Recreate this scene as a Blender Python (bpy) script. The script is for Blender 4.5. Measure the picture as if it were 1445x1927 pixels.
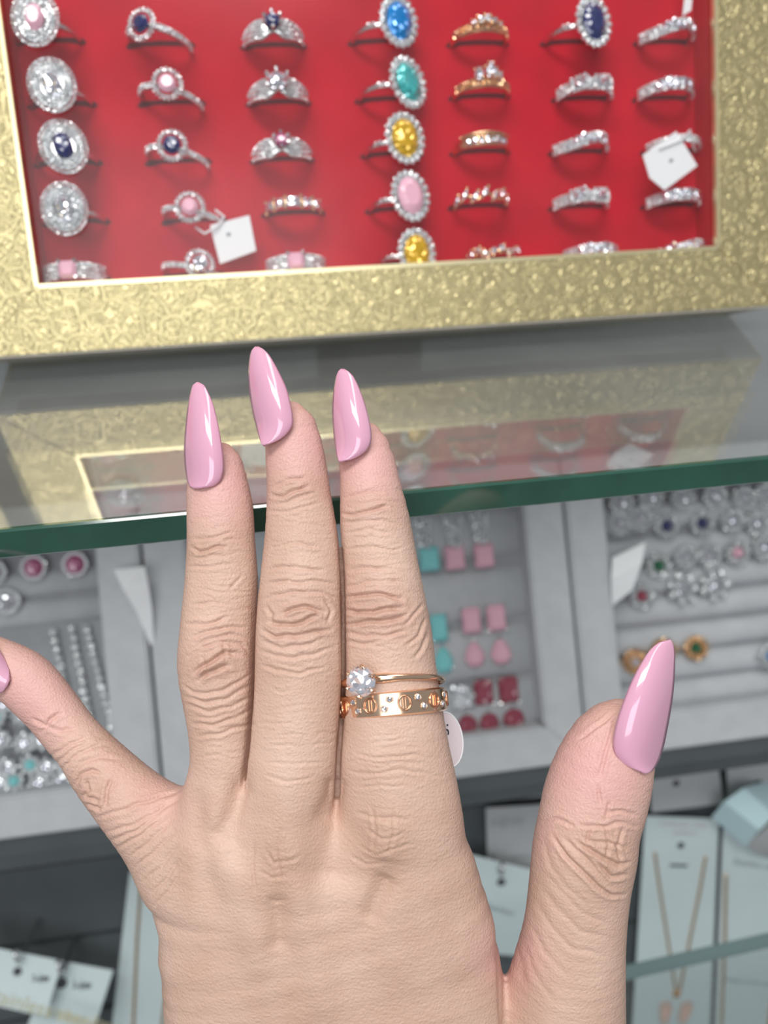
import bpy, bmesh, math, random
import numpy as np
from mathutils import Matrix, Vector

random.seed(7)
for o in list(bpy.data.objects):
    bpy.data.objects.remove(o)
scene = bpy.context.scene
COL = scene.collection

# ------------------------------------------------------------------ camera
GZ = 1.0                                   # height of the counter glass above the floor
FPX, CX, CY = 1450.0, 722.5, 963.5
CAM = np.array([0.0, 0.0, GZ + 0.081835])
AR = np.array([0.98914106, -0.14436742, -0.02753218])
AD = np.array([-0.09237174, -0.4649718, -0.88049343])
AV = np.array([0.11431288, 0.8734754, -0.47325817])
cam_data = bpy.data.cameras.new('camera')
cam = bpy.data.objects.new('camera', cam_data)
COL.objects.link(cam)
cam_data.sensor_fit = 'HORIZONTAL'
cam_data.sensor_width = 36.0
cam_data.lens = 36.0 * FPX / 1445.0
cam_data.clip_start = 0.004
cam_data.dof.use_dof = True
cam_data.dof.focus_distance = 0.158
cam_data.dof.aperture_fstop = 15.5
cam.matrix_world = Matrix(((AR[0], -AD[0], -AV[0], CAM[0]), (AR[1], -AD[1], -AV[1], CAM[1]),
                           (AR[2], -AD[2], -AV[2], CAM[2]), (0, 0, 0, 1)))
scene.camera = cam

# ------------------------------------------------------------------ light
scene.view_settings.view_transform = 'Standard'
scene.view_settings.look = 'None'
scene.view_settings.gamma = 1.0
scene.view_settings.exposure = 0.0
world = bpy.data.worlds.new('shop_light')
scene.world = world
world.use_nodes = True
world.node_tree.nodes['Background'].inputs[0].default_value = (0.92, 0.96, 1.0, 1)
world.node_tree.nodes['Background'].inputs[1].default_value = 0.32


def area(name, loc, target, sx, sy, power, color):
    L = bpy.data.lights.new(name, 'AREA')
    L.shape = 'RECTANGLE'
    L.size, L.size_y, L.energy, L.color = sx, sy, power, color
    o = bpy.data.objects.new(name, L)
    COL.objects.link(o)
    o.location = loc
    o.rotation_euler = (Vector(target) - Vector(loc)).to_track_quat('-Z', 'Y').to_euler()
    return o


area('ceiling_panel_light', (-0.25, -0.35, GZ + 1.25), (0.05, 0.2, GZ), 0.9, 0.30, 12.5, (1.0, 0.985, 0.95))
area('ceiling_strip_light', (0.3, 0.15, GZ + 1.5), (0.1, 0.25, GZ), 1.4, 0.25, 6, (1.0, 0.98, 0.95))
area('shop_window_light', (-0.35, -1.3, GZ + 0.75), (0.1, 0.2, GZ - .1), 1.1, 0.9, 11, (0.96, 0.985, 1.0))


# ------------------------------------------------------------------ helpers
def ray(px, py):
    return AV + AR * (px - CX) / FPX + AD * (py - CY) / FPX


class Plane:
    """A real, tilted surface of the shop; at() gives the point of it seen at a photo position."""
    def __init__(self, origin, lean):
        self.o = np.array(origin, float)
        self.u = np.array([0, math.sin(lean), math.cos(lean)])
        self.n = np.array([0, -math.cos(lean), math.sin(lean)])
        self.x = np.array([1.0, 0, 0])

    def at(self, px, py, h=0.0):
        q = ray(px, py)
        t = ((self.o + self.n * h - CAM) @ self.n) / (q @ self.n)
        return CAM + q * t

    def loc(self, px, py, h=0.0):
        p = self.at(px, py, h) - self.o
        return float(p[0]), float(p @ self.u)

    def frame(self, x, s, h=0.0, rot=0.0):
        c, k = math.cos(rot), math.sin(rot)
        ex = self.x * c + self.u * k
        ey = -self.x * k + self.u * c
        return mtx(self.o + self.x * x + self.u * s + self.n * h, ex, ey, self.n)


def mtx(o, ex, ey, ez):
    return Matrix(((ex[0], ey[0], ez[0], o[0]), (ex[1], ey[1], ez[1], o[1]), (ex[2], ey[2], ez[2], o[2]), (0, 0, 0, 1)))


class MB:
    """Collects shapes in metres; build() links them as one mesh object."""
    def __init__(self):
        self.v, self.f, self.sm = [], [], []

    def add(self, vs, fs, smooth=False):
        b = len(self.v)
        self.v += [tuple(map(float, p)) for p in vs]
        self.f += [tuple(i + b for i in q) for q in fs]
        self.sm += [smooth] * len(fs)
        return self

    def box(self, c, s, rot=None):
        vs = []
        for k in range(8):
            p = Vector((s[0] * ((k & 1) - .5), s[1] * ((k >> 1 & 1) - .5), s[2] * ((k >> 2) - .5)))
            if rot is not None:
                p = rot @ p
            vs.append((p[0] + c[0], p[1] + c[1], p[2] + c[2]))
        return self.add(vs, [(0, 2, 3, 1), (4, 5, 7, 6), (0, 1, 5, 4), (2, 6, 7, 3), (0, 4, 6, 2), (1, 3, 7, 5)])

    def prism(self, pts, z0, z1):
        n = len(pts)
        vs = [(x, y, z0) for x, y in pts] + [(x, y, z1) for x, y in pts]
        fs = [tuple(range(n - 1, -1, -1)), tuple(range(n, 2 * n))]
        fs += [(i, (i + 1) % n, n + (i + 1) % n, n + i) for i in range(n)]
        return self.add(vs, fs)

    def tube(self, pts, r, n=8, closed=False):
        P = [Vector(p) for p in pts]
        m = len(P)
        rr = r if hasattr(r, '__len__') else [r] * m
        vs = []
        ref = None
        for i in range(m):
            a = P[i - 1] if (i > 0 or closed) else P[i]
            b = P[(i + 1) % m] if (i < m - 1 or closed) else P[i]
            t = (b - a).normalized()
            if ref is None:
                ref = Vector((0, 0, 1)) if abs(t.z) < .9 else Vector((1, 0, 0))
            e1 = (ref - t * ref.dot(t)).normalized()
            ref = e1
            e2 = t.cross(e1)
            for k in range(n):
                w = 2 * math.pi * k / n
                vs.append(P[i] + (e1 * math.cos(w) + e2 * math.sin(w)) * rr[i])
        fs = []
        for i in range(m if closed else m - 1):
            j = (i + 1) % m
            for k in range(n):
                l = (k + 1) % n
                fs.append((i * n + k, i * n + l, j * n + l, j * n + k))
        if not closed:
            fs += [tuple(range(n - 1, -1, -1)), tuple(range((m - 1) * n, m * n))]
        return self.add(vs, fs, True)

    def bead(self, c, r, sq=1.0):
        g = (1 + 5 ** .5) / 2
        k = r / math.sqrt(1 + g * g)
        vs = [(-1, g, 0), (1, g, 0), (-1, -g, 0), (1, -g, 0), (0, -1, g), (0, 1, g), (0, -1, -g), (0, 1, -g), (g, 0, -1), (g, 0, 1), (-g, 0, -1), (-g, 0, 1)]
        q = Matrix.Rotation(random.uniform(0, 6), 3, (random.random(), random.random(), .3))
        vs = [q @ Vector(p) * k for p in vs]
        fs = [(0, 11, 5), (0, 5, 1), (0, 1, 7), (0, 7, 10), (0, 10, 11), (1, 5, 9), (5, 11, 4), (11, 10, 2), (10, 7, 6), (7, 1, 8), (3, 9, 4), (3, 4, 2), (3, 2, 6), (3, 6, 8), (3, 8, 9), (4, 9, 5), (2, 4, 11), (6, 2, 10), (8, 6, 7), (9, 8, 1)]
        return self.add([(p[0] + c[0], p[1] + c[1], p[2] * sq + c[2]) for p in vs], fs)

    def gem(self, outline, h, table=.58, F=None):
        """faceted stone: girdle outline in local xy, table above, pavilion below."""
        n = len(outline)
        cx = sum(p[0] for p in outline) / n
        cy = sum(p[1] for p in outline) / n
        sc = lambda p, k, z: (cx + (p[0] - cx) * k, cy + (p[1] - cy) * k, z)
        vs = [sc(p, 1, 0) for p in outline]
        mids = [((outline[i][0] + outline[(i + 1) % n][0]) / 2, (outline[i][1] + outline[(i + 1) % n][1]) / 2) for i in range(n)]
        vs += [sc(p, .82, h * .55) for p in mids]
        vs += [sc(p, table, h) for p in outline]
        vs += [(cx, cy, -h * 1.1)]
        fs = []
        for i in range(n):
            j = (i + 1) % n
            fs += [(i, j, n + i), (n + i, j, n + j), (n + i, n + j, 2 * n + j), (2 * n + i, n + i, 2 * n + j)]
            fs.append((j, i, 3 * n))
        fs.append(tuple(range(2 * n, 3 * n)))
        if F is not None:
            vs = [F @ Vector(p) for p in vs]
        return self.add(vs, fs)

    def build(self, name, material, parent=None, world=None, bevel=0.0):
        me = bpy.data.meshes.new(name)
        me.from_pydata(self.v, [], self.f)
        me.polygons.foreach_set('use_smooth', self.sm)
        me.materials.append(material)
        me.update()
        if bevel:
            bm = bmesh.new()
            bm.from_mesh(me)
            bmesh.ops.bevel(bm, geom=list(bm.edges), offset=bevel, segments=2, affect='EDGES', clamp_overlap=True)
            bm.to_mesh(me)
            bm.free()
        o = bpy.data.objects.new(name, me)
        COL.objects.link(o)
        if parent is not None:
            o.parent = parent
        if world is not None:
            o.matrix_world = world
        return o


def empty(name, M, label, cat, group=None):
    o = bpy.data.objects.new(name, None)
    o.empty_display_size = 0.005
    COL.objects.link(o)
    o.matrix_world = M
    return tag(o, label, cat, group)


def tag(o, label, cat, group=None, kind=None):
    o['label'] = label
    o['category'] = cat
    if group:
        o['group'] = group
    if kind:
        o['kind'] = kind
    return o


def stuff(o):
    o['kind'] = 'stuff'
    return o


def structure(o, label=None):
    o['kind'] = 'structure'
    if label:
        o['label'] = label
    return o


def ellipse(a, b, n=14, cx=0, cy=0):
    return [(cx + a * math.cos(2 * math.pi * k / n), cy + b * math.sin(2 * math.pi * k / n)) for k in range(n)]


def rect(a, b, c=.3):
    c = min(a, b) * c
    return [(a, b - c), (a - c, b), (-a + c, b), (-a, b - c), (-a, -b + c), (-a + c, -b), (a - c, -b), (a, -b + c)]


def pear(a, b, n=16):
    out = []
    for k in range(n):
        w = 2 * math.pi * k / n
        y = math.sin(w)
        out.append((a * math.cos(w) * (1 - .32 * (y + .2)), b * y))
    return out


def text(name, body, size, material, parent, loc, rot=0.0, align='CENTER', flip=False, M=None):
    cu = bpy.data.curves.new(name, 'FONT')
    cu.body = body
    cu.size = size
    cu.align_x = align
    cu.extrude = 0.00004
    cu.resolution_u = 3
    t = bpy.data.objects.new(name, cu)
    COL.objects.link(t)
    bpy.context.view_layer.update()
    me = bpy.data.meshes.new_from_object(t.evaluated_get(bpy.context.evaluated_depsgraph_get()))
    bpy.data.objects.remove(t)
    bpy.data.curves.remove(cu)
    me.name = name
    me.materials.clear()
    me.materials.append(material)
    o = bpy.data.objects.new(name, me)
    COL.objects.link(o)
    o.parent = parent
    o.matrix_local = M if M is not None else Matrix.Translation(loc) @ Matrix.Rotation(rot, 4, 'Z')
    return o


# ------------------------------------------------------------------ materials
def mat(name, col, metal=0.0, rough=0.5, coat=0.0, noise=0.0, nscale=300.0, bump=0.0, bscale=800.0, trans=0.0, ior=1.5, spec=0.5, emit=0, sheen=0.0):
    m = bpy.data.materials.new(name)
    m.use_nodes = True
    nt = m.node_tree
    p = nt.nodes['Principled BSDF']
    p.inputs['Base Color'].default_value = (*col, 1)
    p.inputs['Metallic'].default_value = metal
    p.inputs['Roughness'].default_value = rough
    p.inputs['Coat Weight'].default_value = coat
    p.inputs['Coat Roughness'].default_value = 0.04
    p.inputs['Transmission Weight'].default_value = trans
    p.inputs['IOR'].default_value = ior
    p.inputs['Specular IOR Level'].default_value = spec
    p.inputs['Sheen Weight'].default_value = sheen
    if noise or bump:
        tc = nt.nodes.new('ShaderNodeTexCoord')
    if noise:
        n = nt.nodes.new('ShaderNodeTexNoise')
        n.inputs['Scale'].default_value = nscale
        n.inputs['Detail'].default_value = 4
        nt.links.new(tc.outputs['Object'], n.inputs['Vector'])
        r = nt.nodes.new('ShaderNodeValToRGB')
        r.color_ramp.elements[0].position, r.color_ramp.elements[1].position = .3, .7
        r.color_ramp.elements[0].color = (*[c * (1 - noise) for c in col], 1)
        r.color_ramp.elements[1].color = (*[min(1, c * (1 + noise)) for c in col], 1)
        nt.links.new(n.outputs['Fac'], r.inputs['Fac'])
        nt.links.new(r.outputs['Color'], p.inputs['Base Color'])
    if bump:
        n = nt.nodes.new('ShaderNodeTexNoise')
        n.inputs['Scale'].default_value = bscale
        n.inputs['Detail'].default_value = 3
        nt.links.new(tc.outputs['Object'], n.inputs['Vector'])
        b = nt.nodes.new('ShaderNodeBump')
        b.inputs['Strength'].default_value = bump
        b.inputs['Distance'].default_value = 0.0004
        nt.links.new(n.outputs['Fac'], b.inputs['Height'])
        nt.links.new(b.outputs['Normal'], p.inputs['Normal'])
    return m


def glass_mat(name, tint, ior, rough=0.0, haze=0.0):
    """thin clear sheet: Fresnel mix of mirror and see-through, with a little dusty haze."""
    m = bpy.data.materials.new(name)
    m.use_nodes = True
    nt = m.node_tree
    nt.nodes.remove(nt.nodes['Principled BSDF'])
    out = nt.nodes['Material Output']
    t = nt.nodes.new('ShaderNodeBsdfTransparent')
    t.inputs[0].default_value = (*tint, 1)
    g = nt.nodes.new('ShaderNodeBsdfGlossy')
    g.inputs['Roughness'].default_value = rough
    fr = nt.nodes.new('ShaderNodeFresnel')
    # same reflectance from both sides of the sheet
    ge = nt.nodes.new('ShaderNodeNewGeometry')
    io = nt.nodes.new('ShaderNodeMapRange')
    io.inputs['To Min'].default_value, io.inputs['To Max'].default_value = ior, 1 / ior
    nt.links.new(ge.outputs['Backfacing'], io.inputs['Value'])
    nt.links.new(io.outputs[0], fr.inputs[0])
    mx = nt.nodes.new('ShaderNodeMixShader')
    nt.links.new(fr.outputs[0], mx.inputs[0])
    base = t
    if haze:
        d = nt.nodes.new('ShaderNodeBsdfDiffuse')
        d.inputs[0].default_value = (.8, .82, .82, 1)
        nz = nt.nodes.new('ShaderNodeTexNoise')
        nz.inputs['Scale'].default_value = 18
        nz.inputs['Detail'].default_value = 6
        tc = nt.nodes.new('ShaderNodeTexCoord')
        nt.links.new(tc.outputs['Object'], nz.inputs['Vector'])
        mr = nt.nodes.new('ShaderNodeMapRange')
        mr.inputs['From Min'].default_value, mr.inputs['From Max'].default_value = .3, .75
        mr.inputs['To Min'].default_value, mr.inputs['To Max'].default_value = haze * .5, haze * 1.5
        nt.links.new(nz.outputs['Fac'], mr.inputs['Value'])
        m2 = nt.nodes.new('ShaderNodeMixShader')
        nt.links.new(mr.outputs[0], m2.inputs[0])
        nt.links.new(t.outputs[0], m2.inputs[1])
        nt.links.new(d.outputs[0], m2.inputs[2])
        base = m2
    nt.links.new(base.outputs[0], mx.inputs[1])
    nt.links.new(g.outputs[0], mx.inputs[2])
    nt.links.new(mx.outputs[0], out.inputs['Surface'])
    return m


def embossed_gold():
    m = mat('embossed_gold_leaf', (.58, .49, .26), metal=.78, rough=.38)
    nt = m.node_tree
    p = nt.nodes['Principled BSDF']
    N = nt.nodes.new
    L = nt.links.new
    tc = N('ShaderNodeTexCoord')
    wn = N('ShaderNodeTexNoise')
    wn.inputs['Scale'].default_value = 150
    wn.inputs['Detail'].default_value = 1
    L(tc.outputs['Object'], wn.inputs['Vector'])
    mv = N('ShaderNodeVectorMath')
    mv.operation = 'MULTIPLY_ADD'
    mv.inputs[1].default_value = (.0055, .0055, .0055)
    L(wn.outputs['Color'], mv.inputs[0])
    L(tc.outputs['Object'], mv.inputs[2])

    def ridge(scale, lo, hi, feature='DISTANCE_TO_EDGE'):
        vo = N('ShaderNodeTexVoronoi')
        vo.feature = feature
        vo.inputs['Scale'].default_value = scale
        L(mv.outputs[0], vo.inputs['Vector'])
        r = N('ShaderNodeMapRange')
        r.interpolation_type = 'SMOOTHSTEP'
        r.inputs['From Min'].default_value, r.inputs['From Max'].default_value = lo, hi
        L(vo.outputs['Distance'], r.inputs['Value'])
        return r.outputs[0]
    outer = ridge(145, .035, .06)                       # blobs parted by flat channels
    inner = ridge(145, .085, .12)                       # hollow inside each blob
    fine = ridge(520, .05, .25)
    a = N('ShaderNodeMath'); a.operation = 'SUBTRACT'
    L(outer, a.inputs[0])
    b = N('ShaderNodeMath'); b.operation = 'MULTIPLY'; b.inputs[1].default_value = .9
    L(inner, b.inputs[0]); L(b.outputs[0], a.inputs[1])
    c = N('ShaderNodeMath'); c.operation = 'MULTIPLY'
    L(fine, c.inputs[0]); L(inner, c.inputs[1])
    d = N('ShaderNodeMath'); d.operation = 'MULTIPLY_ADD'; d.inputs[1].default_value = .45
    L(c.outputs[0], d.inputs[0]); L(a.outputs[0], d.inputs[2])
    bp = N('ShaderNodeBump')
    bp.inputs['Strength'].default_value = .9
    bp.inputs['Distance'].default_value = .0005
    L(d.outputs[0], bp.inputs['Height'])
    L(bp.outputs['Normal'], p.inputs['Normal'])
    return m


def facets(m, scale, amt):
    """small cut facets: each cell of the stone leans its own way"""
    nt = m.node_tree
    N, L = nt.nodes.new, nt.links.new
    tc, vo, ge = N('ShaderNodeTexCoord'), N('ShaderNodeTexVoronoi'), N('ShaderNodeNewGeometry')
    vo.inputs['Scale'].default_value = scale
    L(tc.outputs['Object'], vo.inputs['Vector'])
    sb, ma, no = N('ShaderNodeVectorMath'), N('ShaderNodeVectorMath'), N('ShaderNodeVectorMath')
    sb.operation, ma.operation, no.operation = 'SUBTRACT', 'MULTIPLY_ADD', 'NORMALIZE'
    sb.inputs[1].default_value = (.5, .5, .5)
    ma.inputs[1].default_value = (amt, amt, amt)
    L(vo.outputs['Color'], sb.inputs[0])
    L(sb.outputs[0], ma.inputs[0])
    L(ge.outputs['Normal'], ma.inputs[2])
    L(ma.outputs[0], no.inputs[0])
    p = nt.nodes['Principled BSDF']
    L(no.outputs[0], p.inputs['Normal'])
    L(no.outputs[0], p.inputs['Coat Normal'])
    return m


M_GOLDFRAME = embossed_gold()
M_GOLDRIM = mat('gold_rim', (.86, .76, .46), metal=.8, rough=.3)
M_BOXSIDE = mat('tray_underside_board', (.36, .33, .28), rough=.5, noise=.12, nscale=60)
M_RED = mat('red_velvet', (.53, .006, .022), rough=.85, noise=.12, nscale=45, bump=.25, bscale=1500, sheen=.02, spec=.15)
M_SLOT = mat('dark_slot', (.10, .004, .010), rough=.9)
M_SILVER = mat('silver_metal', (.80, .80, .80), metal=1, rough=.18)
M_PAVE = mat('pave_crystal', (.84, .86, .88), metal=.6, rough=.15)
M_ROSE = mat('rose_gold', (.93, .64, .45), metal=1, rough=.16)
M_SILVERSHADE = mat('shade_dulled_silver', (.42, .43, .44), metal=.6, rough=.45)  # silver set darker and duller to stand in for shade under the glass
M_YGOLD = mat('pale_rose_gold', (.88, .60, .36), metal=1, rough=.2)
M_CLEAR = mat('clear_crystal', (.88, .88, .95), metal=.9, rough=.03)
M_NAVY = mat('navy_stone', (.012, .018, .11), rough=.05, coat=1, spec=.8)
M_BLUE = mat('sky_blue_stone', (.0, .22, .62), metal=.25, rough=.05, coat=1)
M_TEAL = mat('teal_stone', (.06, .45, .45), metal=.25, rough=.05, coat=1)
M_AQUA = mat('aqua_opaque_stone', (.22, .62, .64), rough=.12, coat=1)
M_YELLOW = mat('yellow_stone', (.72, .42, .02), metal=.35, rough=.05, coat=1)
M_PINKST = mat('milky_pink_stone', (.76, .42, .52), rough=.25, coat=.6)
M_PURPLE = mat('purple_pink_stone', (.42, .10, .22), rough=.05, coat=1)
M_RUBY = mat('ruby_stone', (.30, .05, .08), rough=.07, coat=1)
M_GREEN = mat('green_stone', (.01, .12, .05), rough=.06, coat=1)
for m_, sc_, am_ in ((M_CLEAR, 1100, 1.1), (M_PAVE, 1500, 1.0), (M_BLUE, 700, .7), (M_TEAL, 700, .7), (M_YELLOW, 700, .8), (M_NAVY, 700, .5), (M_RUBY, 500, .6), (M_PURPLE, 700, .6), (M_GREEN, 600, .6)):
    facets(m_, sc_, am_)
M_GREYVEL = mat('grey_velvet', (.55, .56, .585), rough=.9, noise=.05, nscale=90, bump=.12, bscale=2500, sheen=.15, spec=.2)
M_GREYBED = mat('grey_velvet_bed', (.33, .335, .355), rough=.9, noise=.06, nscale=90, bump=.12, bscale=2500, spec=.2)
M_BOARD = mat('charcoal_board', (.085, .098, .104), rough=.45, noise=.1, nscale=30)
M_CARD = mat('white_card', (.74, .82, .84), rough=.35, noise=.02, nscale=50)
M_TAG = mat('white_paper_tag', (.86, .86, .88), rough=.6)
M_CYAN = mat('pale_cyan_paper', (.55, .74, .77), rough=.4)
M_INK = mat('dark_ink', (.05, .05, .06), rough=.7)
M_GREYINK = mat('grey_ink', (.30, .33, .35), rough=.7)
M_REDINK = mat('faded_red_ink', (.62, .50, .53), rough=.7)
M_GOLDINK = mat('gold_foil_ink', (.62, .58, .38), metal=.3, rough=.4)
M_TOPGLASS = glass_mat('counter_glass', (.93, .95, .94), 2.5, haze=.085)
M_LID = glass_mat('tray_lid_glass', (.97, .97, .97), 1.27, rough=.2, haze=.010)
M_PLASTIC = glass_mat('clear_plastic', (.97, .98, .98), 1.45, rough=.06)
M_EDGE = mat('green_glass_edge', (.022, .085, .060), rough=.08, coat=.6, noise=.25, nscale=40, spec=.7)
M_EDGE2 = mat('grey_green_glass_edge', (.16, .23, .235), rough=.12, coat=.5)
M_FLOOR = mat('floor_tile', (.35, .35, .34), rough=.4, noise=.1, nscale=4)
M_CASE = mat('showcase_grey_and_card_shade', (.44, .45, .46), rough=.5, noise=.03, nscale=20)  # laminate grey; also the painted shade of the upper hanging cards

# ------------------------------------------------------------------ the setting
structure(MB().box((0, .6, -.02), (6, 6, .04)).build('floor', M_FLOOR), 'grey shop floor under the showcase')

EDGE0, EDGE1 = .1584, .1606                      # front edge of the glass, slightly skewed
ct = empty('glass_countertop', Matrix.Translation((.1, .16, GZ)), 'thick clear glass countertop with green polished front edge', 'countertop')
x0, x1, yb = -.55, .75, .47
mb = MB()


def edge_y(x):
    return .15945 + .0101 * x


def slab(mb, xa, xb, ya, ybk, z0, z1, off=(0, 0, 0)):
    vs = []
    for z in (z0, z1):
        for (x, y) in ((xa, ya(xa)), (xb, ya(xb)), (xb, ybk), (xa, ybk)):
            vs.append((x - off[0], y - off[1], z - off[2]))
    return mb.add(vs, [(3, 2, 1, 0), (4, 5, 6, 7), (0, 1, 5, 4), (1, 2, 6, 5), (2, 3, 7, 6), (3, 0, 4, 7)])


OFF = (.1, .16, GZ)
slab(mb, x0, x1, lambda x: edge_y(x) + .0012, yb, GZ - .007, GZ, OFF).build('pane', M_TOPGLASS, ct)
m2 = MB()
vs = []
for z, iny in ((-.0071, .0004), (-.0067, 0), (-.0004, 0), (.0001, .0005)):
    for x in (x0, x1):
        vs.append((x - .1, edge_y(x) + iny - .16, z))
for z, iny in ((.0001, .0014), (-.0071, .0014)):
    for x in (x0, x1):
        vs.append((x - .1, edge_y(x) + iny - .16, z))
m2.add(vs, [(2 * i, 2 * i + 1, (2 * i + 3) % 12, (2 * i + 2) % 12) for i in range(6)])
m2.build('polished_edge', M_EDGE, ct)

# showcase body: back panel, sides, ledge that carries the velvet trays
case = structure(MB().box((.1, .4825, .52), (1.36, .025, 1.04)).build('wall_showcase_back', M_CASE), 'grey laminate back panel of the showcase')
structure(MB().box((-.5675, .33, .4965), (.03, .28, .993)).build('wall_showcase_left', M_CASE), 'grey laminate left end of the showcase')
structure(MB().box((.7675, .33, .4965), (.03, .28, .993)).build('wall_showcase_right', M_CASE), 'grey laminate right end of the showcase')

LP = Plane((.03107, .30178, GZ - .16718), math.radians(29))       # face of the lower velvet trays
BP = Plane((.21341, .28852, GZ - .32723), math.radians(16))       # face of the charcoal card board
UO = np.array([.04211, .26462, GZ + .01016])
UP = Plane(UO, math.radians(19.822))                              # face of the gold framed tray

ledge_z = GZ - .2222
structure(MB().box((.1, .365, ledge_z - .0045), (1.30, .205, .009)).build('trim_1', M_BOARD), 'charcoal ledge carrying the velvet trays')
# charcoal card board, with slat ridges
bd = tag(MB().box((0, 0, 0), (.001, .001, .001)).build('tmp', M_BOARD), 'x', 'x')
bpy.data.objects.remove(bd)
board = empty('card_board', BP.frame(-.1, -.29, -.003), 'charcoal slatted display board behind the hanging cards', 'display board')
slat_h = .0485
k = 0
s = .0
while s < .372:
    MB().box((0, s + slat_h / 2 - .0008, -.004), (1.28, slat_h - .0016, .008)).build('slat', M_BOARD, board, bevel=.0008)
    s += slat_h
MB().box((0, .186, -.010), (1.28, .38, .004)).build('backing', M_BOARD, board)
board.matrix_world = BP.frame(-.1, -.29, -.003)
# lower front pane with its grey-green top edge
pa, pb = None, None


def point_z(px, py, Z):
    return CAM + ray(px, py) * Z


pa, pb = point_z(1178, 1842, .372), point_z(1447, 1780, .378)
dirx = (pb - pa) / np.linalg.norm(pb - pa)
zf = np.array([0, 0, 1.0])
yh = np.cross(zf, dirx); yh /= np.linalg.norm(yh)
zf = np.cross(dirx, yh)
lp = empty('lower_glass_pane', mtx((pa + pb) / 2, dirx, yh, zf), 'lower vertical glass pane with grey-green top edge in front of the necklace cards', 'glass pane')
MB().box((-.06, .003, -.15), (.62, .0046, .298)).build('pane', glass_mat('lower_glass', (.95, .97, .97), 1.4), lp)
MB().box((-.06, .003, -.0006), (.62, .0062, .0028)).build('polished_edge', M_EDGE2, lp, bevel=.0006)

# ------------------------------------------------------------------ gold framed ring tray
TW, TB, TH, TT = .24, .0209, .235, .030        # inner width, bar width, inner height, thickness


def frame_bar(name, pts, z0, z1, m, parent):
    return MB().prism(pts, z0, z1).build(name, m, parent, bevel=.0003)


def gold_tray(x, s, label, rot=0.0, full=True, lean=UP):
    t = empty('ring_display_tray', lean.frame(x, s, 0, rot), label, 'display tray')
    w, b, h = TW / 2, TB, TH
    H = h + 2 * b
    frame_bar('frame_bar', [(-w - b, 0), (w + b, 0), (w, b), (-w, b)], -.0295, 0, M_GOLDFRAME, t)
    frame_bar('frame_bar', [(-w - b, H), (-w, H - b), (w, H - b), (w + b, H)], -.0295, 0, M_GOLDFRAME, t)
    frame_bar('frame_bar', [(-w - b, 0), (-w, b), (-w, H - b), (-w - b, H)], -.0295, 0, M_GOLDFRAME, t)
    frame_bar('frame_bar', [(w + b, 0), (w + b, H), (w, H - b), (w, b)], -.0295, 0, M_GOLDFRAME, t)
    MB().box((0, H / 2, -.0275), (TW - .001, h - .001, .003)).build('back_panel', M_BOXSIDE, t)
    # underside board, proud by a hair so that it shows as a plain band
    MB().box((0, -.0003, -.0135), (TW + 2 * b - .004, .0008, .026)).build('underside', M_BOXSIDE, t)
    r = MB()
    e = .0007
    for (c, sz) in (((0, b + e, -.0012), (TW, .0014, .0024)), ((0, H - b - e, -.0012), (TW, .0014, .0024)),
                    ((-w + e, H / 2, -.0012), (.0014, h, .0024)), ((w - e, H / 2, -.0012), (.0014, h, .0024))):
        r.box(c, sz)
    r.build('inner_rim', M_GOLDRIM, t)
    q = MB()
    for sx in (-1, 1):
        q.box((sx * (w - .0004), H / 2, -.0095), (.0008, h, .014))
    q.box((0, b + .0004, -.0095), (TW, .0008, .014)).box((0, H - b - .0004, -.0095), (TW, .0008, .014))
    q.build('lining', M_RED, t)
    MB().box((0, H / 2, -.0205), (TW - .001, h - .001, .010)).build('velvet_bed', M_RED, t)
    MB().box((0, H / 2, -.0030), (TW - .0032, h - .0032, .0010)).build('glass_lid', M_LID, t)
    # folding strut at the back that keeps it leaning
    MB().box((0, .1066, -.0618), (.05, .172, .003), Matrix.Rotation(math.radians(18.7), 3, 'X')).build('easel_strut', M_BOXSIDE, t)
    return t


tray = gold_tray(0, 0, 'gold embossed frame tray with red velvet full of rings under a lid')
VEL = -.0155                                  # velvet surface under the frame face
VP = Plane(UP.o + UP.n * VEL, math.radians(19.822))
tray2 = gold_tray(-.2945, .0, 'second gold embossed ring tray, seen at the left as a reflection')


def frame_gem(x, y, z, nx, rot=0):
    """frame on a ring front: roll nx about the hole axis (Y)."""
    return Matrix.Translation((x, y, z)) @ Matrix.Rotation(nx, 4, 'Y') @ Matrix.Rotation(rot, 4, 'Z')


def arch(R, zc, wfun, t, a0=-8, a1=188, n=30, yfun=None, inner=None):
    """half band standing out of the slot; wfun(a01) half width along Y, returns MB."""
    mb = MB()
    vs, fs = [], []
    for i in range(n + 1):
        k = i / n
        a = math.radians(a0 + (a1 - a0) * k)
        w = wfun(k)
        y0 = yfun(k) if yfun else 0
        c, s = -math.cos(a), math.sin(a)
        for (rr, yy) in ((R, -w), (R + t * .8, -w), (R + t, -w * .5), (R + t, w * .5), (R + t * .8, w), (R, w)):
            vs.append((c * rr, y0 + yy, zc + s * rr))
    m = 6
    for i in range(n):
        for j in range(m):
            l = (j + 1) % m
            fs.append((i * m + j, i * m + l, (i + 1) * m + l, (i + 1) * m + j))
    fs += [tuple(range(m)), tuple(range((n + 1) * m - 1, n * m - 1, -1))]
    mb.add(vs, fs, True)
    return mb


def on_arch(R, zc, deg, y=0, out=0):
    a = math.radians(deg)
    return (math.sin(a) * (R + out), y, zc + math.cos(a) * (R + out))


R0, ZC = .0093, .0006


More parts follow.
